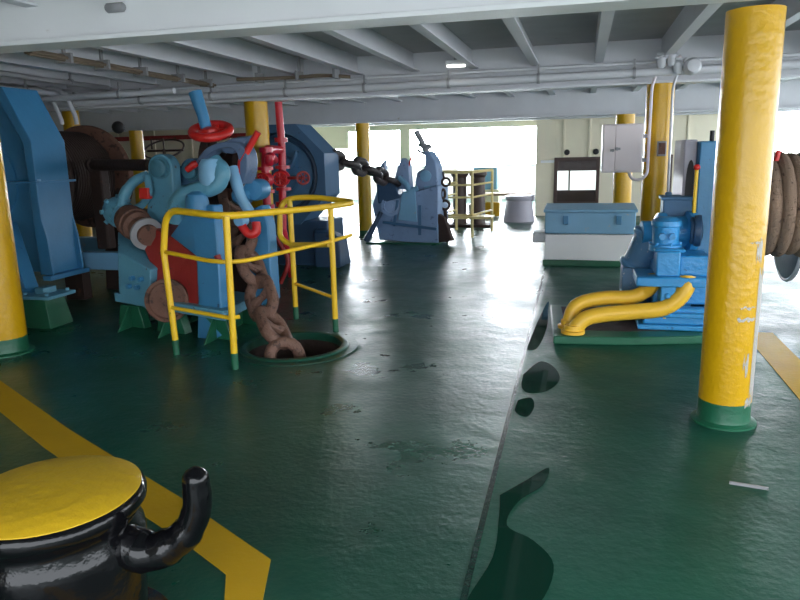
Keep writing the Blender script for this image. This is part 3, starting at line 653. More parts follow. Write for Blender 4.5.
for c in (V((-3.810, 8.020, 1.304)), V((-3.803, 8.520, 1.308))):
    b = MB(); b.ball(c, 0.10, 20)
    for dz in (-0.14, 0.14): b.lathe(c + V((0, 0, dz - 0.02)), (0, 0, 1), [(0.10, 0), (0.10, 0.04)], 20)
    b.lathe(c, (0.25, -1, 0), [(0.055, 0), (0.055, 0.16), (0.07, 0.165), (0.07, 0.19)], 16)
    v_ = b.build('valve_body', RD, fm)
    b = MB(); b.tube([c + V((0.03, -0.15, 0)), c + V((0.06, -0.24, 0))], 0.015, 8); b.torus(c + V((0.06, -0.24, 0)), (0.25, -1, 0), 0.085, 0.014, 24, 8)
    for k in range(4):
        a = PI * k / 4; b.tube([c + V((0.06 - 0.085 * math.cos(a), -0.24, -0.085 * math.sin(a))), c + V((0.06 + 0.085 * math.cos(a), -0.24, 0.085 * math.sin(a)))], 0.008, 6)
    b.build('valve_wheel', M['red'], v_)
for p in (V((-3.805, 8.020, 0.969)), V((-3.856, 8.560, 0.966)), V((-3.785, 8.020, 1.669)), V((-3.836, 8.600, 1.797))):
    MB().lathe(p - V((0, 0, 0.03)), (0, 0, 1), [(0.085, 0), (0.085, 0.06)], 20).build('pipe_flange', RD, fm)
c = V((-3.430, 8.300, 1.313))
b = MB(); b.tube([V((-3.775, 8.520, 1.308)), c], 0.022, 10); b.torus(c, (0.6, -1, 0), 0.075, 0.016, 24, 8)
for k in range(3):
    a = PI * k / 3; b.tube([c + V((0.064 * math.cos(a), 0.04 * math.cos(a), 0.075 * math.sin(a))), c - V((0.064 * math.cos(a), 0.04 * math.cos(a), 0.075 * math.sin(a)))], 0.01, 6)
b.build('side_handwheel', M['red_dark'], fm)
b = MB(); b.tube(spline([V((-3.930, 8.550, 1.542)), V((-3.737, 8.020, 1.583)), V((-3.755, 8.020, 1.511))], 4), 0.06, 12); b.build('elbow', RD, fm)
tag(MB().tube(spline([V((-3.805, 7.850, 0.983)), V((-3.742, 7.850, 0.724)), V((-3.607, 7.850, 0.539)), V((-3.501, 7.850, 0.303)), (-3.62, 7.85, 0.03)], 6), 0.028, 10).build('fire_hose', M['red_dark']), 'limp dark red hose hanging below the fire valves to the deck', 'hose')

# ------------------------------------------------------------------ far chain stopper (blue, with a glare veil put into its colour) with tall spindle
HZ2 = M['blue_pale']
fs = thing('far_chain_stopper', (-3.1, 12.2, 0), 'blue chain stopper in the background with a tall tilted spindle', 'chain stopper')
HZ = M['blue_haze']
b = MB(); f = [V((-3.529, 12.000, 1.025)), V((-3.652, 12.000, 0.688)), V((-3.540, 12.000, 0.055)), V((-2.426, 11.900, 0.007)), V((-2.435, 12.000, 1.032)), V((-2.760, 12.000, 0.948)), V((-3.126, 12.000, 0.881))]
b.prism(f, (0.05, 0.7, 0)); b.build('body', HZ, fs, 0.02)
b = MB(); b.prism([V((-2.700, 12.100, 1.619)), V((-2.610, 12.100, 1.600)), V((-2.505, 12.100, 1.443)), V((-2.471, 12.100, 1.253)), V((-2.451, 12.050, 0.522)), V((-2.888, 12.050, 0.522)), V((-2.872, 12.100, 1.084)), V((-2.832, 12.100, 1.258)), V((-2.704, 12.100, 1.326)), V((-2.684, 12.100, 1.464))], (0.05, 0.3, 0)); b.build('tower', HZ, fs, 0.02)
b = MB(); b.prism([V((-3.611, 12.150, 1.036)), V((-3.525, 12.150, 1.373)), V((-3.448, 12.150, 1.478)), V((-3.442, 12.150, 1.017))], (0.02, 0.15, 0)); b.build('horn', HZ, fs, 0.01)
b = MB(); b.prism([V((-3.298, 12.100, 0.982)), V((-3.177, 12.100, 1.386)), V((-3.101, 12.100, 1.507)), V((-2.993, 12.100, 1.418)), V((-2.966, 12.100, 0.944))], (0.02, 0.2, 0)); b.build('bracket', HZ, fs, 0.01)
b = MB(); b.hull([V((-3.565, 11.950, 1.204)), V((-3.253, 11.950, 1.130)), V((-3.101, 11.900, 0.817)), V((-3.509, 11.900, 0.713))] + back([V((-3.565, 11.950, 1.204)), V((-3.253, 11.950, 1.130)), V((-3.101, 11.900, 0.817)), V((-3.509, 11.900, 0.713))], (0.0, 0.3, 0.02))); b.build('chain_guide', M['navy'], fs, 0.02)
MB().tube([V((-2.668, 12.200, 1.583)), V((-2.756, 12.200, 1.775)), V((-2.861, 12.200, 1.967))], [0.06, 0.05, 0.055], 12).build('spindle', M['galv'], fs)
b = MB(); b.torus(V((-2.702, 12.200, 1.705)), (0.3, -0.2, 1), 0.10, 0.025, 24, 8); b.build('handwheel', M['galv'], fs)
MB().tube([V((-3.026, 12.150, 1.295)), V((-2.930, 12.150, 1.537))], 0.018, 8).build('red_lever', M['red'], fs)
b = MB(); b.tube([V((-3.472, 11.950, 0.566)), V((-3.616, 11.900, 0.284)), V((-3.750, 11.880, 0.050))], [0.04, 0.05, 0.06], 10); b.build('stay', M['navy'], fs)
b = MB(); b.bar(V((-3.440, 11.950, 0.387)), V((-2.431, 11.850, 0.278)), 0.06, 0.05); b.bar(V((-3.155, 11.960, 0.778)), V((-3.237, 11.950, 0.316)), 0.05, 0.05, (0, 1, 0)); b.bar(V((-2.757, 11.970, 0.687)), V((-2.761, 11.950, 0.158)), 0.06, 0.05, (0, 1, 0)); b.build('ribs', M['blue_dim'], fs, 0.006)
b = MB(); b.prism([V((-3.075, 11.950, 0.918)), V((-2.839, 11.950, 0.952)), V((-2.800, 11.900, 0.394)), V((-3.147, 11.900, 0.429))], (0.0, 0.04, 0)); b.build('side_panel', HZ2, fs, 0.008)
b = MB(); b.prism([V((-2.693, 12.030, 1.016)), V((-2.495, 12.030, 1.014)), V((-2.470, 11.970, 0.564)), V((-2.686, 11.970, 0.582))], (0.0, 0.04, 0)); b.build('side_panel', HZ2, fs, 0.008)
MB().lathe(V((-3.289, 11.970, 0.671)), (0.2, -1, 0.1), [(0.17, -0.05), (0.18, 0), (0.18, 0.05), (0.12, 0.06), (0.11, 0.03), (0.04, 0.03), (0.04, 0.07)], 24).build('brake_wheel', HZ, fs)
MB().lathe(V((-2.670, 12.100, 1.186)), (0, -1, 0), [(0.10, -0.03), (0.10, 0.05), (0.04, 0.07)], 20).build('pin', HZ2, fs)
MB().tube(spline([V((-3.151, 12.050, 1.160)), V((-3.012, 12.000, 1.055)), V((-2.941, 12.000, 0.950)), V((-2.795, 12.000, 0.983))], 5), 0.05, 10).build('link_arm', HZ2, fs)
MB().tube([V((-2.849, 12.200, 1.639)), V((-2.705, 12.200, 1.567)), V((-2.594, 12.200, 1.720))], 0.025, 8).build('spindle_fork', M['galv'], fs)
b = MB(); b.box(-3.75, -2.4, 11.85, 12.7, 0, 0.03); b.build('base_plate', M['green'], fs, 0.01)
b = MB(); b.prism([V((-2.431, 11.950, 0.531)), V((-2.324, 11.950, 0.461)), V((-2.184, 11.950, 0.057)), V((-2.472, 11.950, 0.018))], (0.03, 0.1, 0)); b.build('foot', M['rust_dark'], fs, 0.01)
t = thing('hanging_hardware', (-2.45, 12.4, 0), 'tangle of dark shackles hung beside the far chain stopper', 'shackle')
b = MB(); b.torus(V((-2.350, 12.300, 1.069)), (0.3, -1, 0), 0.07, 0.022, 20, 8); b.torus(V((-2.407, 12.300, 0.857)), (1, -0.3, 0), 0.08, 0.025, 20, 8); b.torus(V((-2.372, 12.300, 0.661)), (0.3, -1, 0.2), 0.08, 0.025, 20, 8); b.tube([V((-2.403, 12.300, 1.246)), V((-2.386, 12.300, 1.140))], 0.02, 8); b.tube([V((-2.373, 12.300, 0.571)), V((-2.329, 12.250, 0.307)), (V((-2.329, 12.250, 0.307)).x, 12.25, 0.0)], 0.03, 8); b.build('shackle_string', M['rust_dark'], t)
# far rail
fr = thing('far_guard_rail', (-2.2, 13.0, 0), 'pale yellow guard rail around the far chain hole', 'railing')
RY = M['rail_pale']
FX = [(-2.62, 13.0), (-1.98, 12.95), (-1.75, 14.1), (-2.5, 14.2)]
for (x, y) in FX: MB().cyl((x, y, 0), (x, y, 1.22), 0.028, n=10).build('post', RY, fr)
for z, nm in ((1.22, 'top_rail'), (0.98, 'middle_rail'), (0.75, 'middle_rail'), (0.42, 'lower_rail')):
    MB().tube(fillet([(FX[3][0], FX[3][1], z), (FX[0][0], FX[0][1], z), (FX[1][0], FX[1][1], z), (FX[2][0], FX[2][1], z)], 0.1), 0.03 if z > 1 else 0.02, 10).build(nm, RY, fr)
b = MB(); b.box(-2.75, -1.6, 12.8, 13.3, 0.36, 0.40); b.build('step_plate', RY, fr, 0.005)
t = thing('mooring_post', (-2.35, 14.9, 0), 'dark double post standing inside the far guard rail', 'bollard')
for x in (-2.55, -2.15): MB().lathe((x, 14.9, 0), (0, 0, 1), [(0.17, 0.05), (0.15, 0.1), (0.15, 1.05), (0.19, 1.1), (0.19, 1.18), (0.12, 1.2)], 20).build('post', M['brown'], t)
MB().box(-2.85, -1.85, 14.65, 15.15, 0, 0.06).build('base', M['rust_dark'], t, 0.01)
# grey bollard in the distance
t = thing('grey_bollard', (-1.38, 16.1, 0), 'squat lilac grey bollard standing on the far bright deck', 'bollard')
b = MB(); b.lathe((-1.38, 16.1, 0), (0, 0, 1), [(0.36, 0), (0.355, 0.05), (0.30, 0.42), (0.29, 0.47), (0.31, 0.50), (0.315, 0.55), (0.30, 0.58), (0.2, 0.60), (0.01, 0.605)], 32); b.build('post', M['lilac'], t)
MB().box(-1.14, -1.03, 16.0, 16.2, 0.46, 0.60).build('horn', M['lilac'], t, 0.02)
tag(MB().box(-2.9, -2.25, 19.2, 19.9, 0.55, 1.16).build('stowage_box', M['blue_pale'], bev=0.03), 'far blue box beyond the pale guard rail, against the light', 'box')
tag(MB().box(-2.95, -2.2, 19.15, 19.95, 0.0, 0.55).build('box_stand', M['cream'], bev=0.02), 'low cream stand under the far blue box', 'stand')
t = thing('work_bench', (-1.85, 17.6, 0), 'low wooden bench behind the lilac grey bollard', 'bench')
MB().box(-2.75, -1.2, 17.3, 17.8, 0.50, 0.56).build('bench_top', M['wood'], t, 0.01)
for x in (-2.65, -1.3):
    for y in (17.35, 17.72): MB().box(x, x + 0.07, y, y + 0.06, 0, 0.50).build('leg', M['wood'], t)
tag(MB().box(-2.28, -1.93, 17.0, 17.28, 0.02, 0.36).build('crate', M['yellow'], bev=0.02), 'small yellow crate on the far deck in front of the bench', 'crate')
tag(MB().lathe((-2.5, 16.8, 0), (0, 0, 1), [(0.14, 0), (0.16, 0.3), (0.15, 0.34), (0.05, 0.36)], 20).build('bucket', M['brown']), 'dark round bucket left of the small yellow crate', 'bucket')

# ------------------------------------------------------------------ blue and white deck locker
t = thing('deck_locker', (0.12, 10.1, 0), 'blue deck locker with a pale lid standing on a white plinth', 'locker')
MB().box(-0.50, 0.74, 9.80, 10.55, 0.0, 0.08).build('skirting', M['green'], t, 0.006)
MB().box(-0.48, 0.72, 9.82, 10.5, 0.08, 0.44).build('plinth', M['white'], t, 0.01)
MB().box(-0.66, -0.48, 9.98, 10.5, 0.30, 0.44).build('plinth_ledge', M['white'], t, 0.02)
MB().box(-0.48, 0.72, 9.80, 10.5, 0.45, 0.75).build('chest', M['blue_pale'], t, 0.012)
b = MB(); b.prism([(-0.50, 9.77, 0.745), (-0.50, 9.77, 0.785), (-0.50, 10.52, 0.82), (-0.50, 10.52, 0.745)], (1.24, 0, 0)); lid = b.build('lid', M['blue_pale'], t, 0.01)
for x in (-0.2, 0.5): 
    MB().box(x - 0.035, x + 0.035, 9.775, 9.80, 0.58, 0.70).build('latch', M['blue'], t, 0.006)

# ------------------------------------------------------------------ electric cabinet and conduits on the second pillar
t = thing('electric_cabinet', (0.41, 8.2, 1.33), 'pale pinkish grey electric cabinet hung on the conduit-carrying yellow pillar', 'cabinet')
MB().box(0.20, 0.62, 8.0, 8.24, 1.335, 1.85).build('body', M['cabinet'], t, 0.008)
for (xa, xb) in ((0.215, 0.333), (0.339, 0.61)): 
    dd = MB().box(xa, xb, 7.985, 8.0, 1.35, 1.838).build('door', M['cabinet'], t, 0.004)
    if xa > 0.3:
        b = MB(); b.box(0.345, 0.39, 7.955, 7.985, 1.575, 1.60); b.cyl((0.355, 7.985, 1.587), (0.355, 7.95, 1.587), 0.018); b.build('handle', M['galv'], dd)
    else:
        b = MB(); b.box(0.285, 0.326, 7.96, 7.985, 1.56, 1.585); b.cyl((0.312, 7.985, 1.572), (0.312, 7.952, 1.572), 0.016); b.build('handle', M['galv'], dd)
b = MB(); b.box(0.60, 0.68, 8.18, 8.23, 1.70, 1.74); b.box(0.60, 0.68, 8.18, 8.23, 1.44, 1.48); b.build('bracket', M['galv'], t)
tag(MB().tube(fillet([(0.96, 8.06, 2.52), (0.74, 8.06, 2.40), (0.69, 8.10, 2.24), (0.69, 8.12, 1.30), (0.60, 8.11, 1.24), (0.52, 8.11, 1.27), (0.50, 8.11, 1.335)], 0.08), 0.017, 10).build('conduit', M['cabinet']), 'pale conduit running down the pillar and looping up into the cabinet', 'conduit')
tag(MB().tube(fillet([(1.02, 8.06, 2.50), (0.94, 8.06, 2.36), (0.905, 8.15, 2.22), (0.92, 8.16, 0.95)], 0.08), 0.014, 10).build('conduit', M['pipe_grey']), 'thin grey conduit along the right side of the second yellow pillar', 'conduit')
t = thing('junction_box', (0.86, 8.1, 1.45), 'small worn junction box strapped to the second yellow pillar', 'junction box')
MB().box(0.78, 0.87, 8.09, 8.16, 1.50, 1.66).build('body', M['galv'], t, 0.008)
MB().box(0.79, 0.86, 8.08, 8.09, 1.52, 1.64).build('lid', M['rust'], t)

# ------------------------------------------------------------------ right winch: hydraulic motor, end casing, rope drum
t = thing('machine_foundation', (0.6, 6.3, 0), 'low green steel foundation plate under the hydraulic motor', 'plate')
b = MB(); b.prism([(-0.27, 6.95, 0), (-0.19, 5.72, 0), (0.43, 5.78, 0), (1.30, 6.02, 0), (1.30, 7.1, 0)], (0, 0, 0.07)); b.build('top_plate', M['green'], t, 0.01)
b = MB(); b.prism([(-0.16, 6.85, 0.070), (-0.09, 5.95, 0.070), (0.40, 5.98, 0.070), (1.25, 6.2, 0.070), (1.25, 7.0, 0.070)], (0, 0, 0.004)); b.build('worn_surface', M['rust_dark'], t)
rw = thing('rope_winch', (1.2, 6.7, 0), 'bright blue hydraulic winch with a rope-filled drum behind the front yellow pillar', 'winch')
BB = M['blue_bright']
b = MB(); b.box(0.50, 1.25, 6.05, 6.9, 0.074, 0.12); b.box(0.55, 1.25, 6.08, 6.2, 0.12, 0.26); b.box(0.55, 1.25, 6.7, 6.85, 0.12, 0.26); b.box(0.7, 0.82, 6.2, 6.7, 0.12, 0.26)
b.box(0.60, 1.05, 6.02, 6.10, 0.19, 0.23)
for x in (0.56, 0.75, 1.0): b.bolt((x, 6.1, 0.12), (0, 0, 1), 0.02, 0.03)
b.build('bed', BB, rw, 0.01)
b = MB(); b.box(0.62, 0.80, 6.15, 6.55, 0.25, 0.62); b.box(0.80, 1.12, 6.3, 6.75, 0.25, 0.56); b.build('support_block', BB, rw, 0.015)
b = MB(); b.box(0.46, 1.03, 5.90, 6.35, 0.475, 0.555); b.build('valve_plate', BB, rw, 0.012)
b = MB(); b.box(0.615, 0.80, 5.96, 6.25, 0.55, 0.76); b.box(0.80, 1.04, 6.02, 6.4, 0.55, 0.72); b.box(0.60, 0.84, 6.0, 6.3, 0.745, 0.775); b.build('manifold_block', BB, rw, 0.014)
b = MB(); b.box(0.655, 0.775, 5.92, 6.2, 0.29, 0.48); b.box(0.675, 0.76, 6.0, 6.15, 0.20, 0.27); b.bolt((0.71, 5.92, 0.40), (0, -1, 0), 0.028, 0.02); b.build('lower_valve', BB, rw, 0.012)
b = MB(); b.lathe((0.715, 6.13, 0.205), (0, 0, -1), [(0.055, 0), (0.055, 0.035), (0.03, 0.04)], 8); b.build('yellow_fitting', M['yellow_rail'], rw)
b = MB(); b.lathe((0.70, 6.2, 0.74), (0, 0, 1), [(0.13, 0), (0.13, 0.05), (0.105, 0.06), (0.11, 0.20), (0.12, 0.21), (0.12, 0.25), (0.07, 0.28)], 24)
for k in range(6): b.bolt((0.70 + 0.115 * math.cos(k), 6.2 + 0.115 * math.sin(k), 0.79), (0, 0, 1), 0.016, 0.02)
b.bolt((0.66, 6.09, 0.87), (0, -1, 0), 0.03, 0.04); b.bolt((0.74, 6.09, 0.87), (0, -1, 0), 0.03, 0.04)
b.build('pump_body', BB, rw)
b = MB(); b.lathe((0.98, 6.55, 0.86), (-1, -0.15, 0), [(0.17, 0), (0.18, 0.02), (0.18, 0.07), (0.14, 0.09), (0.13, 0.24), (0.17, 0.26), (0.17, 0.32), (0.1, 0.36), (0.1, 0.46)], 28)
for k in range(8): b.bolt((0.72, 6.51 + 0.14 * math.cos(k * PI / 4), 0.86 + 0.14 * math.sin(k * PI / 4)), (-1, 0, 0), 0.016, 0.03)
b.build('hydraulic_motor', BB, rw)
b = MB(); b.lathe((0.50, 6.62, 0.52), (0.35, -0.2, 1), [(0.15, 0), (0.16, 0.04), (0.13, 0.06), (0.13, 0.3), (0.15, 0.32), (0.15, 0.36), (0.08, 0.40)], 24); b.box(0.38, 0.6, 6.45, 6.8, 0.2, 0.54)
b.build('side_cylinder', M['blue_dim2'], rw, 0.01)
MB().box(0.38, 0.6, 6.45, 6.8, 0.07, 0.2).build('cylinder_foot', M['blue_dim2'], rw)
b = MB(); b.box(0.71, 0.95, 6.6, 6.85, 0.92, 1.15); b.box(0.69, 0.97, 6.58, 6.87, 1.13, 1.165); b.tube([(0.76, 6.7, 1.16), (0.76, 6.7, 1.20)], 0.03, 10); b.build('header_tank', M['navy2'], rw, 0.012)
b = MB(); b.lathe((0.965, 6.35, 0.89), (1, -0.1, 0), [(0.05, -0.04), (0.13, -0.02), (0.135, 0), (0.135, 0.03), (0.05, 0.05)], 28); b.torus((0.93, 6.36, 0.89), (1, -0.1, 0), 0.10, 0.018, 24, 8); b.build('coupling_disc', M['navy'], rw)
# end casing: tall narrow blue box with lilac drum end beside it
b = MB(); b.box(0.985, 1.22, 6.6, 7.5, 0.45, 1.64); b.build('end_casing', M['blue'], rw, 0.012)
MB().box(1.0, 1.20, 6.7, 7.4, 0.075, 0.45).build('casing_foot', M['blue'], rw, 0.01)
MB().cyl((1.10, 6.75, 1.64), (1.10, 6.75, 1.73), 0.02).build('breather', M['black_dull'], rw)
b = MB(); b.prism([(0.875, 6.72, 0.85), (0.875, 6.72, 1.655), (0.98, 6.72, 1.655), (0.98, 6.72, 0.85)], (0, 0.7, 0)); gd = b.build('drum_guard', M['lilac'], rw, 0.01)
b = MB(); b.prism([V((0.935 + 0.038 * math.cos(2*PI*i/24), 6.705, 1.22 + 0.26 * math.sin(2*PI*i/24))) for i in range(24)], (0, 0.015, 0)); b.build('dark_oval_plate', M['black_dull'], gd)  # solid black oval painted in for the shaded inside of the guard
b = MB(); b.tube([(0.955, 6.5, 0.95), (0.955, 6.5, 1.40)], 0.016, 10); lv = b.build('brake_lever', M['yellow_rail'], rw)
MB().ball((0.955, 6.5, 1.42), 0.028, 14).build('lever_knob', M['red'], lv)
# drum, flange and the wound rope
MB().lathe((1.24, 6.75, 1.08), (1, 0, 0), [(0.32, 0), (0.32, 1.2)], 40).build('drum', M['grey_disc'], rw)
MB().lathe((1.93, 7.35, 0.80), (1, 0, 0), [(0.3, -0.02), (0.48, 0), (0.50, 0.012), (0.50, 0.03), (0.3, 0.05)], 56).build('brake_disc', M['grey_disc'], rw)
b = MB(); b.torus((1.94, 7.35, 0.80), (1, 0, 0), 0.49, 0.018, 56, 8); b.build('disc_rim', M['pipe_grey'], rw)
b = MB(); b.box(2.2, 2.4, 6.4, 7.5, 0.0, 1.1); b.box(1.96, 2.25, 7.25, 7.45, 0.7, 0.9); b.build('bearing_pedestal', M['grey_disc'], rw, 0.02)
pts = []; turns = 6.4; nn = 40
for i in range(int(turns * nn) + 1):
    a = 2 * PI * i / nn; x = 1.32 + 0.098 * i / nn; r_ = 0.40 + 0.012 * math.sin(a * 0.37)
    pts.append((x, 6.75 + r_ * math.cos(a), 1.08 + r_ * math.sin(a)))
MB().tube(pts, 0.054, 10).build('rope_coil', M['rope'], rw)
b = MB(); b.tube([V((1.569, 6.500, 1.462)), V((1.584, 6.500, 1.551))], 0.02, 10); b.build('red_stop', M['red'], rw)
# the two thick yellow hydraulic pipes
hp = thing('hydraulic_pipe', (0.2, 6.1, 0.07), 'rear thick yellow hydraulic pipe curving down from the blue motor to the deck', 'pipe', 'thick yellow hydraulic pipes')
def hydro(t, pts, r):
    q = spline(pts, 6); MB().tube(q, r, 16).build('bent_pipe', M['yellow_pipe'], t)
    e = V(q[-1]); MB().lathe((e.x, e.y, 0.0735), (0, 0, 1), [(r * 1.5, 0), (r * 1.5, 0.025), (r * 1.12, 0.03), (r * 1.08, 0.07)], 20).build('end_flange', M['yellow_pipe'], t)
e = V((-0.072, 6.020, 0.159))
hydro(hp, [V((0.607, 6.020, 0.546)), V((0.604, 6.040, 0.483)), V((0.558, 6.100, 0.401)), V((0.439, 6.100, 0.345)), V((0.225, 6.100, 0.330)), V((0.050, 6.080, 0.293)), V((-0.040, 6.050, 0.225)), (e.x, 6.02, 0.08)], 0.062)
hp = thing('hydraulic_pipe', (0.3, 5.9, 0.07), 'front thick yellow hydraulic pipe curving down from the blue motor to the deck', 'pipe', 'thick yellow hydraulic pipes')
e = V((-0.034, 5.840, 0.099))
hydro(hp, [V((0.866, 5.980, 0.551)), V((0.852, 5.950, 0.464)), V((0.788, 5.940, 0.364)), V((0.659, 5.930, 0.286)), V((0.423, 5.920, 0.254)), V((0.183, 5.900, 0.224)), V((0.046, 5.870, 0.182)), (e.x, 5.84, 0.08)], 0.066)

# ------------------------------------------------------------------ overhead pipes, cables and lamps
def pipe(pts, r, mat, label, name='ceiling_pipe', rad=0.12, cat='pipe', clips=0):
    q = fillet(pts, rad)
    t = thing(name, q[0], label, cat)
    MB().tube(q, r, 12).build('run', mat, t)
    if clips:
        a, c = V(q[0]), V(q[-1])
        for k in range(clips):
            p = a.lerp(c, (k + 0.5) / clips); d = (c - a).normalized()
            MB().lathe(p - d * 0.015, d, [(r + 0.012, 0), (r + 0.012, 0.03)], 12).build('clip', M['galv'], t)
            MB().box(p.x - 0.01, p.x + 0.01, p.y - 0.01, p.y + 0.01, p.z + r, p.z + r + 0.10).build('hanger', M['galv'], t)
    return t
pipe([(-9.0, 8.06, 2.31), (5.0, 8.06, 2.40)], 0.045, M['pipe_grey'], 'long grey pipe crossing the whole view under the second ceiling beam', clips=14)
pipe([(-9.0, 8.12, 2.45), (5.0, 8.12, 2.49)], 0.02, M['pipe_grey'], 'thin grey pipe running just above the long cross pipe', clips=0)
pipe([(-9.0, 7.4, 2.30), (-4.6, 7.4, 2.36)], 0.035, M['pipe_grey'], 'short grey cross pipe over the rusty winch drum', clips=3)
pipe([(-5.95, 3.9, 2.56), (-5.95, 6.9, 2.50), (-5.95, 8.04, 2.50)], 0.03, M['galv'], 'grey pipe running fore and aft above the blue octagonal housing', clips=3)
pipe([(-6.6, 3.9, 2.44), (-6.6, 8.04, 2.44)], 0.035, M['pipe_grey'], 'leftmost grey overhead pipe in the upper left corner', clips=3)
pipe([(-8.2, 7.75, 2.46), (-6.62, 7.75, 2.46), (-6.48, 7.75, 2.1), (-6.48, 7.75, 2.05)], 0.028, M['pipe_grey'], 'bent pale pipe dropping behind the blue housing, left of its twin', rad=0.2)
pipe([(-8.2, 7.85, 2.52), (-6.50, 7.85, 2.52), (-6.34, 7.85, 2.15), (-6.34, 7.85, 2.05)], 0.028, M['pipe_grey'], 'bent pale pipe dropping behind the blue housing, right of its twin', rad=0.2)
t = thing('cable_bundle', (-4.6, 6.2, 2.6), 'brown cable bundle with clips strapped under the ceiling at upper left', 'cable')
for k, (dx, dz) in enumerate(((0, 0), (0.03, 0.015), (-0.03, 0.012), (0.0, 0.03))): MB().tube(spline([(-4.42 + dx, 5.0, 2.46 + dz), (-4.40 + dx, 5.8, 2.455 + dz), (-4.43 + dx, 6.8, 2.45 + dz), (-4.4 + dx, 7.95, 2.44 + dz)], 6), 0.014, 8).build('cable', M['cable'], t)
for y in (5.4, 5.9, 6.5, 7.2, 7.8): MB().box(-4.50, -4.34, y, y + 0.03, 2.43, 2.515).build('clip', M['galv'], t); MB().box(-4.43, -4.41, y, y + 0.03, 2.51, ZC).build('hanger', M['galv'], t)
t = thing('cable_bundle', (-2.95, 6.5, 2.55), 'short dark cable run with clamps under the ceiling above the blue spindle', 'cable')
MB().tube(spline([(-3.9, 7.6, 2.47), (-3.3, 7.7, 2.47), (-2.9, 7.75, 2.48), (-2.6, 7.85, 2.46)], 6), 0.02, 8).build('cable', M['cable'], t)
for x in (-3.7, -3.2, -2.75): MB().box(x, x + 0.03, 7.66, 7.84, 2.44, 2.54).build('clip', M['galv'], t); MB().box(x, x + 0.03, 7.74, 7.76, 2.535, ZC).build('hanger', M['galv'], t)
# valve cluster by the second pillar
t = thing('ceiling_valve_cluster', (0.85, 8.0, 2.42), 'cluster of grey valves and fittings where the pipes meet above the second pillar', 'valve')
for (x, z) in ((0.76, 2.50), (0.86, 2.52), (0.92, 2.44)):
    b = MB(); b.lathe((x, 7.98, z - 0.1), (0, 0, 1), [(0.03, 0), (0.045, 0.03), (0.045, 0.1), (0.025, 0.12), (0.05, 0.13), (0.05, 0.15)], 14); b.tube([(x - 0.06, 7.96, z), (x + 0.06, 7.96, z)], 0.012, 8); b.build('valve_body', M['pipe_grey'], t)
MB().lathe((1.06, 7.9, 2.40), (0, -1, 0), [(0.085, -0.1), (0.085, 0), (0.06, 0.04), (0.01, 0.05)], 24).build('round_box', M['pipe_grey'], t)
MB().tube([(0.92, 7.97, 2.42), (1.06, 7.95, 2.40)], 0.015, 8).build('link_pipe', M['pipe_grey'], t)
# bulkhead lamps
def lamp(x, y, z, label, lit=True):
    t = thing('ceiling_lamp', (x, y, z), label, 'lamp')
    MB().box(x - 0.11, x + 0.11, y - 0.05, y + 0.05, z + 0.02, z + 0.07).build('housing', M['white'], t, 0.01)
    MB().box(x - 0.10, x + 0.10, y - 0.04, y + 0.04, z, z + 0.02).build('diffuser', M['lamp'], t, 0.008)
    MB().box(x - 0.02, x + 0.02, y - 0.02, y + 0.02, z + 0.07, ZC).build('hanger', M['galv'], t)
lamp(-1.37, 7.8, 2.50, 'small lit lamp above the cross pipe near the middle of the ceiling')
# small mounts on the near beam
for x, lab in ((-2.70, 'dark oblong fitting on the near white beam at the upper left corner'), (-2.28, 'dark oblong fitting on the near white beam, second from the left corner')):
    t = thing('beam_fitting', (x, 3.8, 2.5), lab, 'fitting', 'fittings on the near white beam')
    MB().lathe((x - 0.06, 3.79, 2.475 if x < -2.5 else 2.555), (1, 0, 0), [(0.02, 0), (0.028, 0.01), (0.028, 0.11), (0.02, 0.12)], 12).build('clamp', M['galv'], t)
    MB().box(x - 0.02, x + 0.02, 3.79, 3.83, 2.47 if x < -2.5 else 2.55, 2.50 if x < -2.5 else 2.58).build('bracket', M['galv'], t)
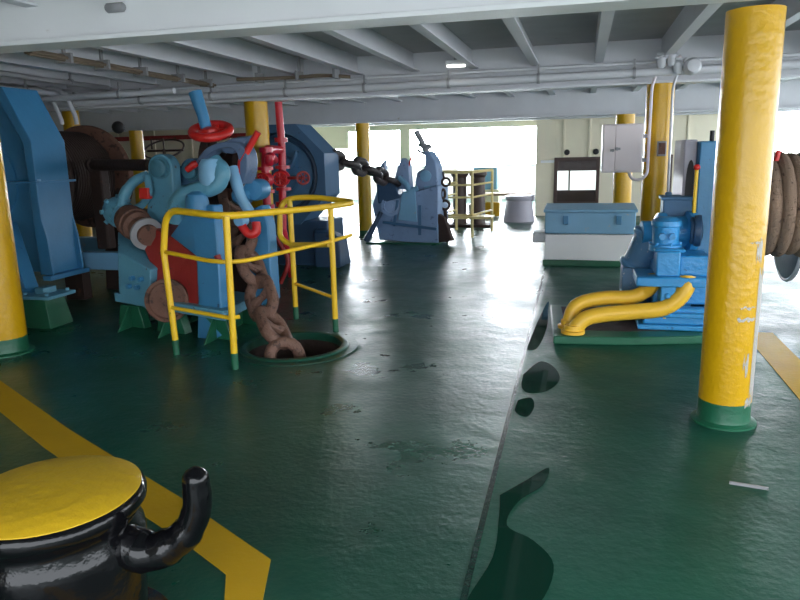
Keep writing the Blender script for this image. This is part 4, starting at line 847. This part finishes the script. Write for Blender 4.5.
# wire ring rack on the pale wall behind the brackets
t = thing('wire_rack', (-6.6, 14.7, 1.6), 'dark ring-shaped wire rack hanging in front of the pale wall behind the stopper', 'rack')
b = MB(); c = V((-7.466, 11.500, 1.762))
b.torus(c, (0.1, -0.55, 1), 0.36, 0.018, 32, 8); b.tube([c + V((-0.35, 0, -0.03)), c + V((0.4, 0, -0.03))], 0.02, 8); b.box(c.x - 0.25, c.x + 0.0, 11.48, 11.52, c.z + 0.17, c.z + 0.19); b.tube([c + V((-0.25, 0, 0.18)), c + V((-0.25, 0, 0))], 0.015, 8); b.tube([c + V((0, 0, 0.18)), c + V((0, 0, 0))], 0.015, 8)
b.tube([c + V((0, 0, 0)), (c.x, 11.5, 0.0)], 0.03, 8)
b.build('ring', M['brown'], t)
b = None
# thin white batten lying on the deck at right
tag(MB().bar((0.735, 3.37, 0.006), (0.90, 3.34, 0.006), 0.012, 0.012).build('stick', M['galv']), 'thin pale stick lying on the green deck in front of the front pillar', 'stick')

# ------------------------------------------------------------------ daylight, camera, view
w = bpy.data.worlds.new('overcast_sky'); SC.world = w; w.use_nodes = True
nt = w.node_tree; bg = nt.nodes['Background']
# overcast sky, brightest around the veiled sun low over the bow
tc = nt.nodes.new('ShaderNodeTexCoord'); dp = nt.nodes.new('ShaderNodeVectorMath'); dp.operation = 'DOT_PRODUCT'
dp.inputs[1].default_value = V((-0.16, 0.95, 0.26)).normalized(); nt.links.new(tc.outputs['Generated'], dp.inputs[0])
mr = nt.nodes.new('ShaderNodeMapRange'); mr.interpolation_type = 'SMOOTHSTEP'
mr.inputs['From Min'].default_value = 0.70; mr.inputs['From Max'].default_value = 1.0; mr.inputs['To Min'].default_value = 4.0; mr.inputs['To Max'].default_value = 34.0
nt.links.new(dp.outputs['Value'], mr.inputs['Value']); nt.links.new(mr.outputs['Result'], bg.inputs['Strength'])
bg.inputs['Color'].default_value = (0.87, 0.93, 1.0, 1)
cam = bpy.data.cameras.new('camera'); co = bpy.data.objects.new('camera', cam); COL.objects.link(co); SC.camera = co
cam.sensor_width = 36; cam.lens = 690 / 800 * 36; cam.clip_start = 0.05; cam.clip_end = 300
co.matrix_world = Matrix(((0.96779, -0.03138, 0.24979, 0.00000), (0.25077, 0.20760, -0.94552, 0.00000), (-0.02219, 0.97771, 0.20879, 1.60000), (0.00000, 0.00000, 0.00000, 1.00000)))
SC.view_settings.view_transform = 'Standard'; SC.view_settings.look = 'None'; SC.view_settings.gamma = 1; SC.view_settings.use_curve_mapping = False
SC.view_settings.exposure = 0.62
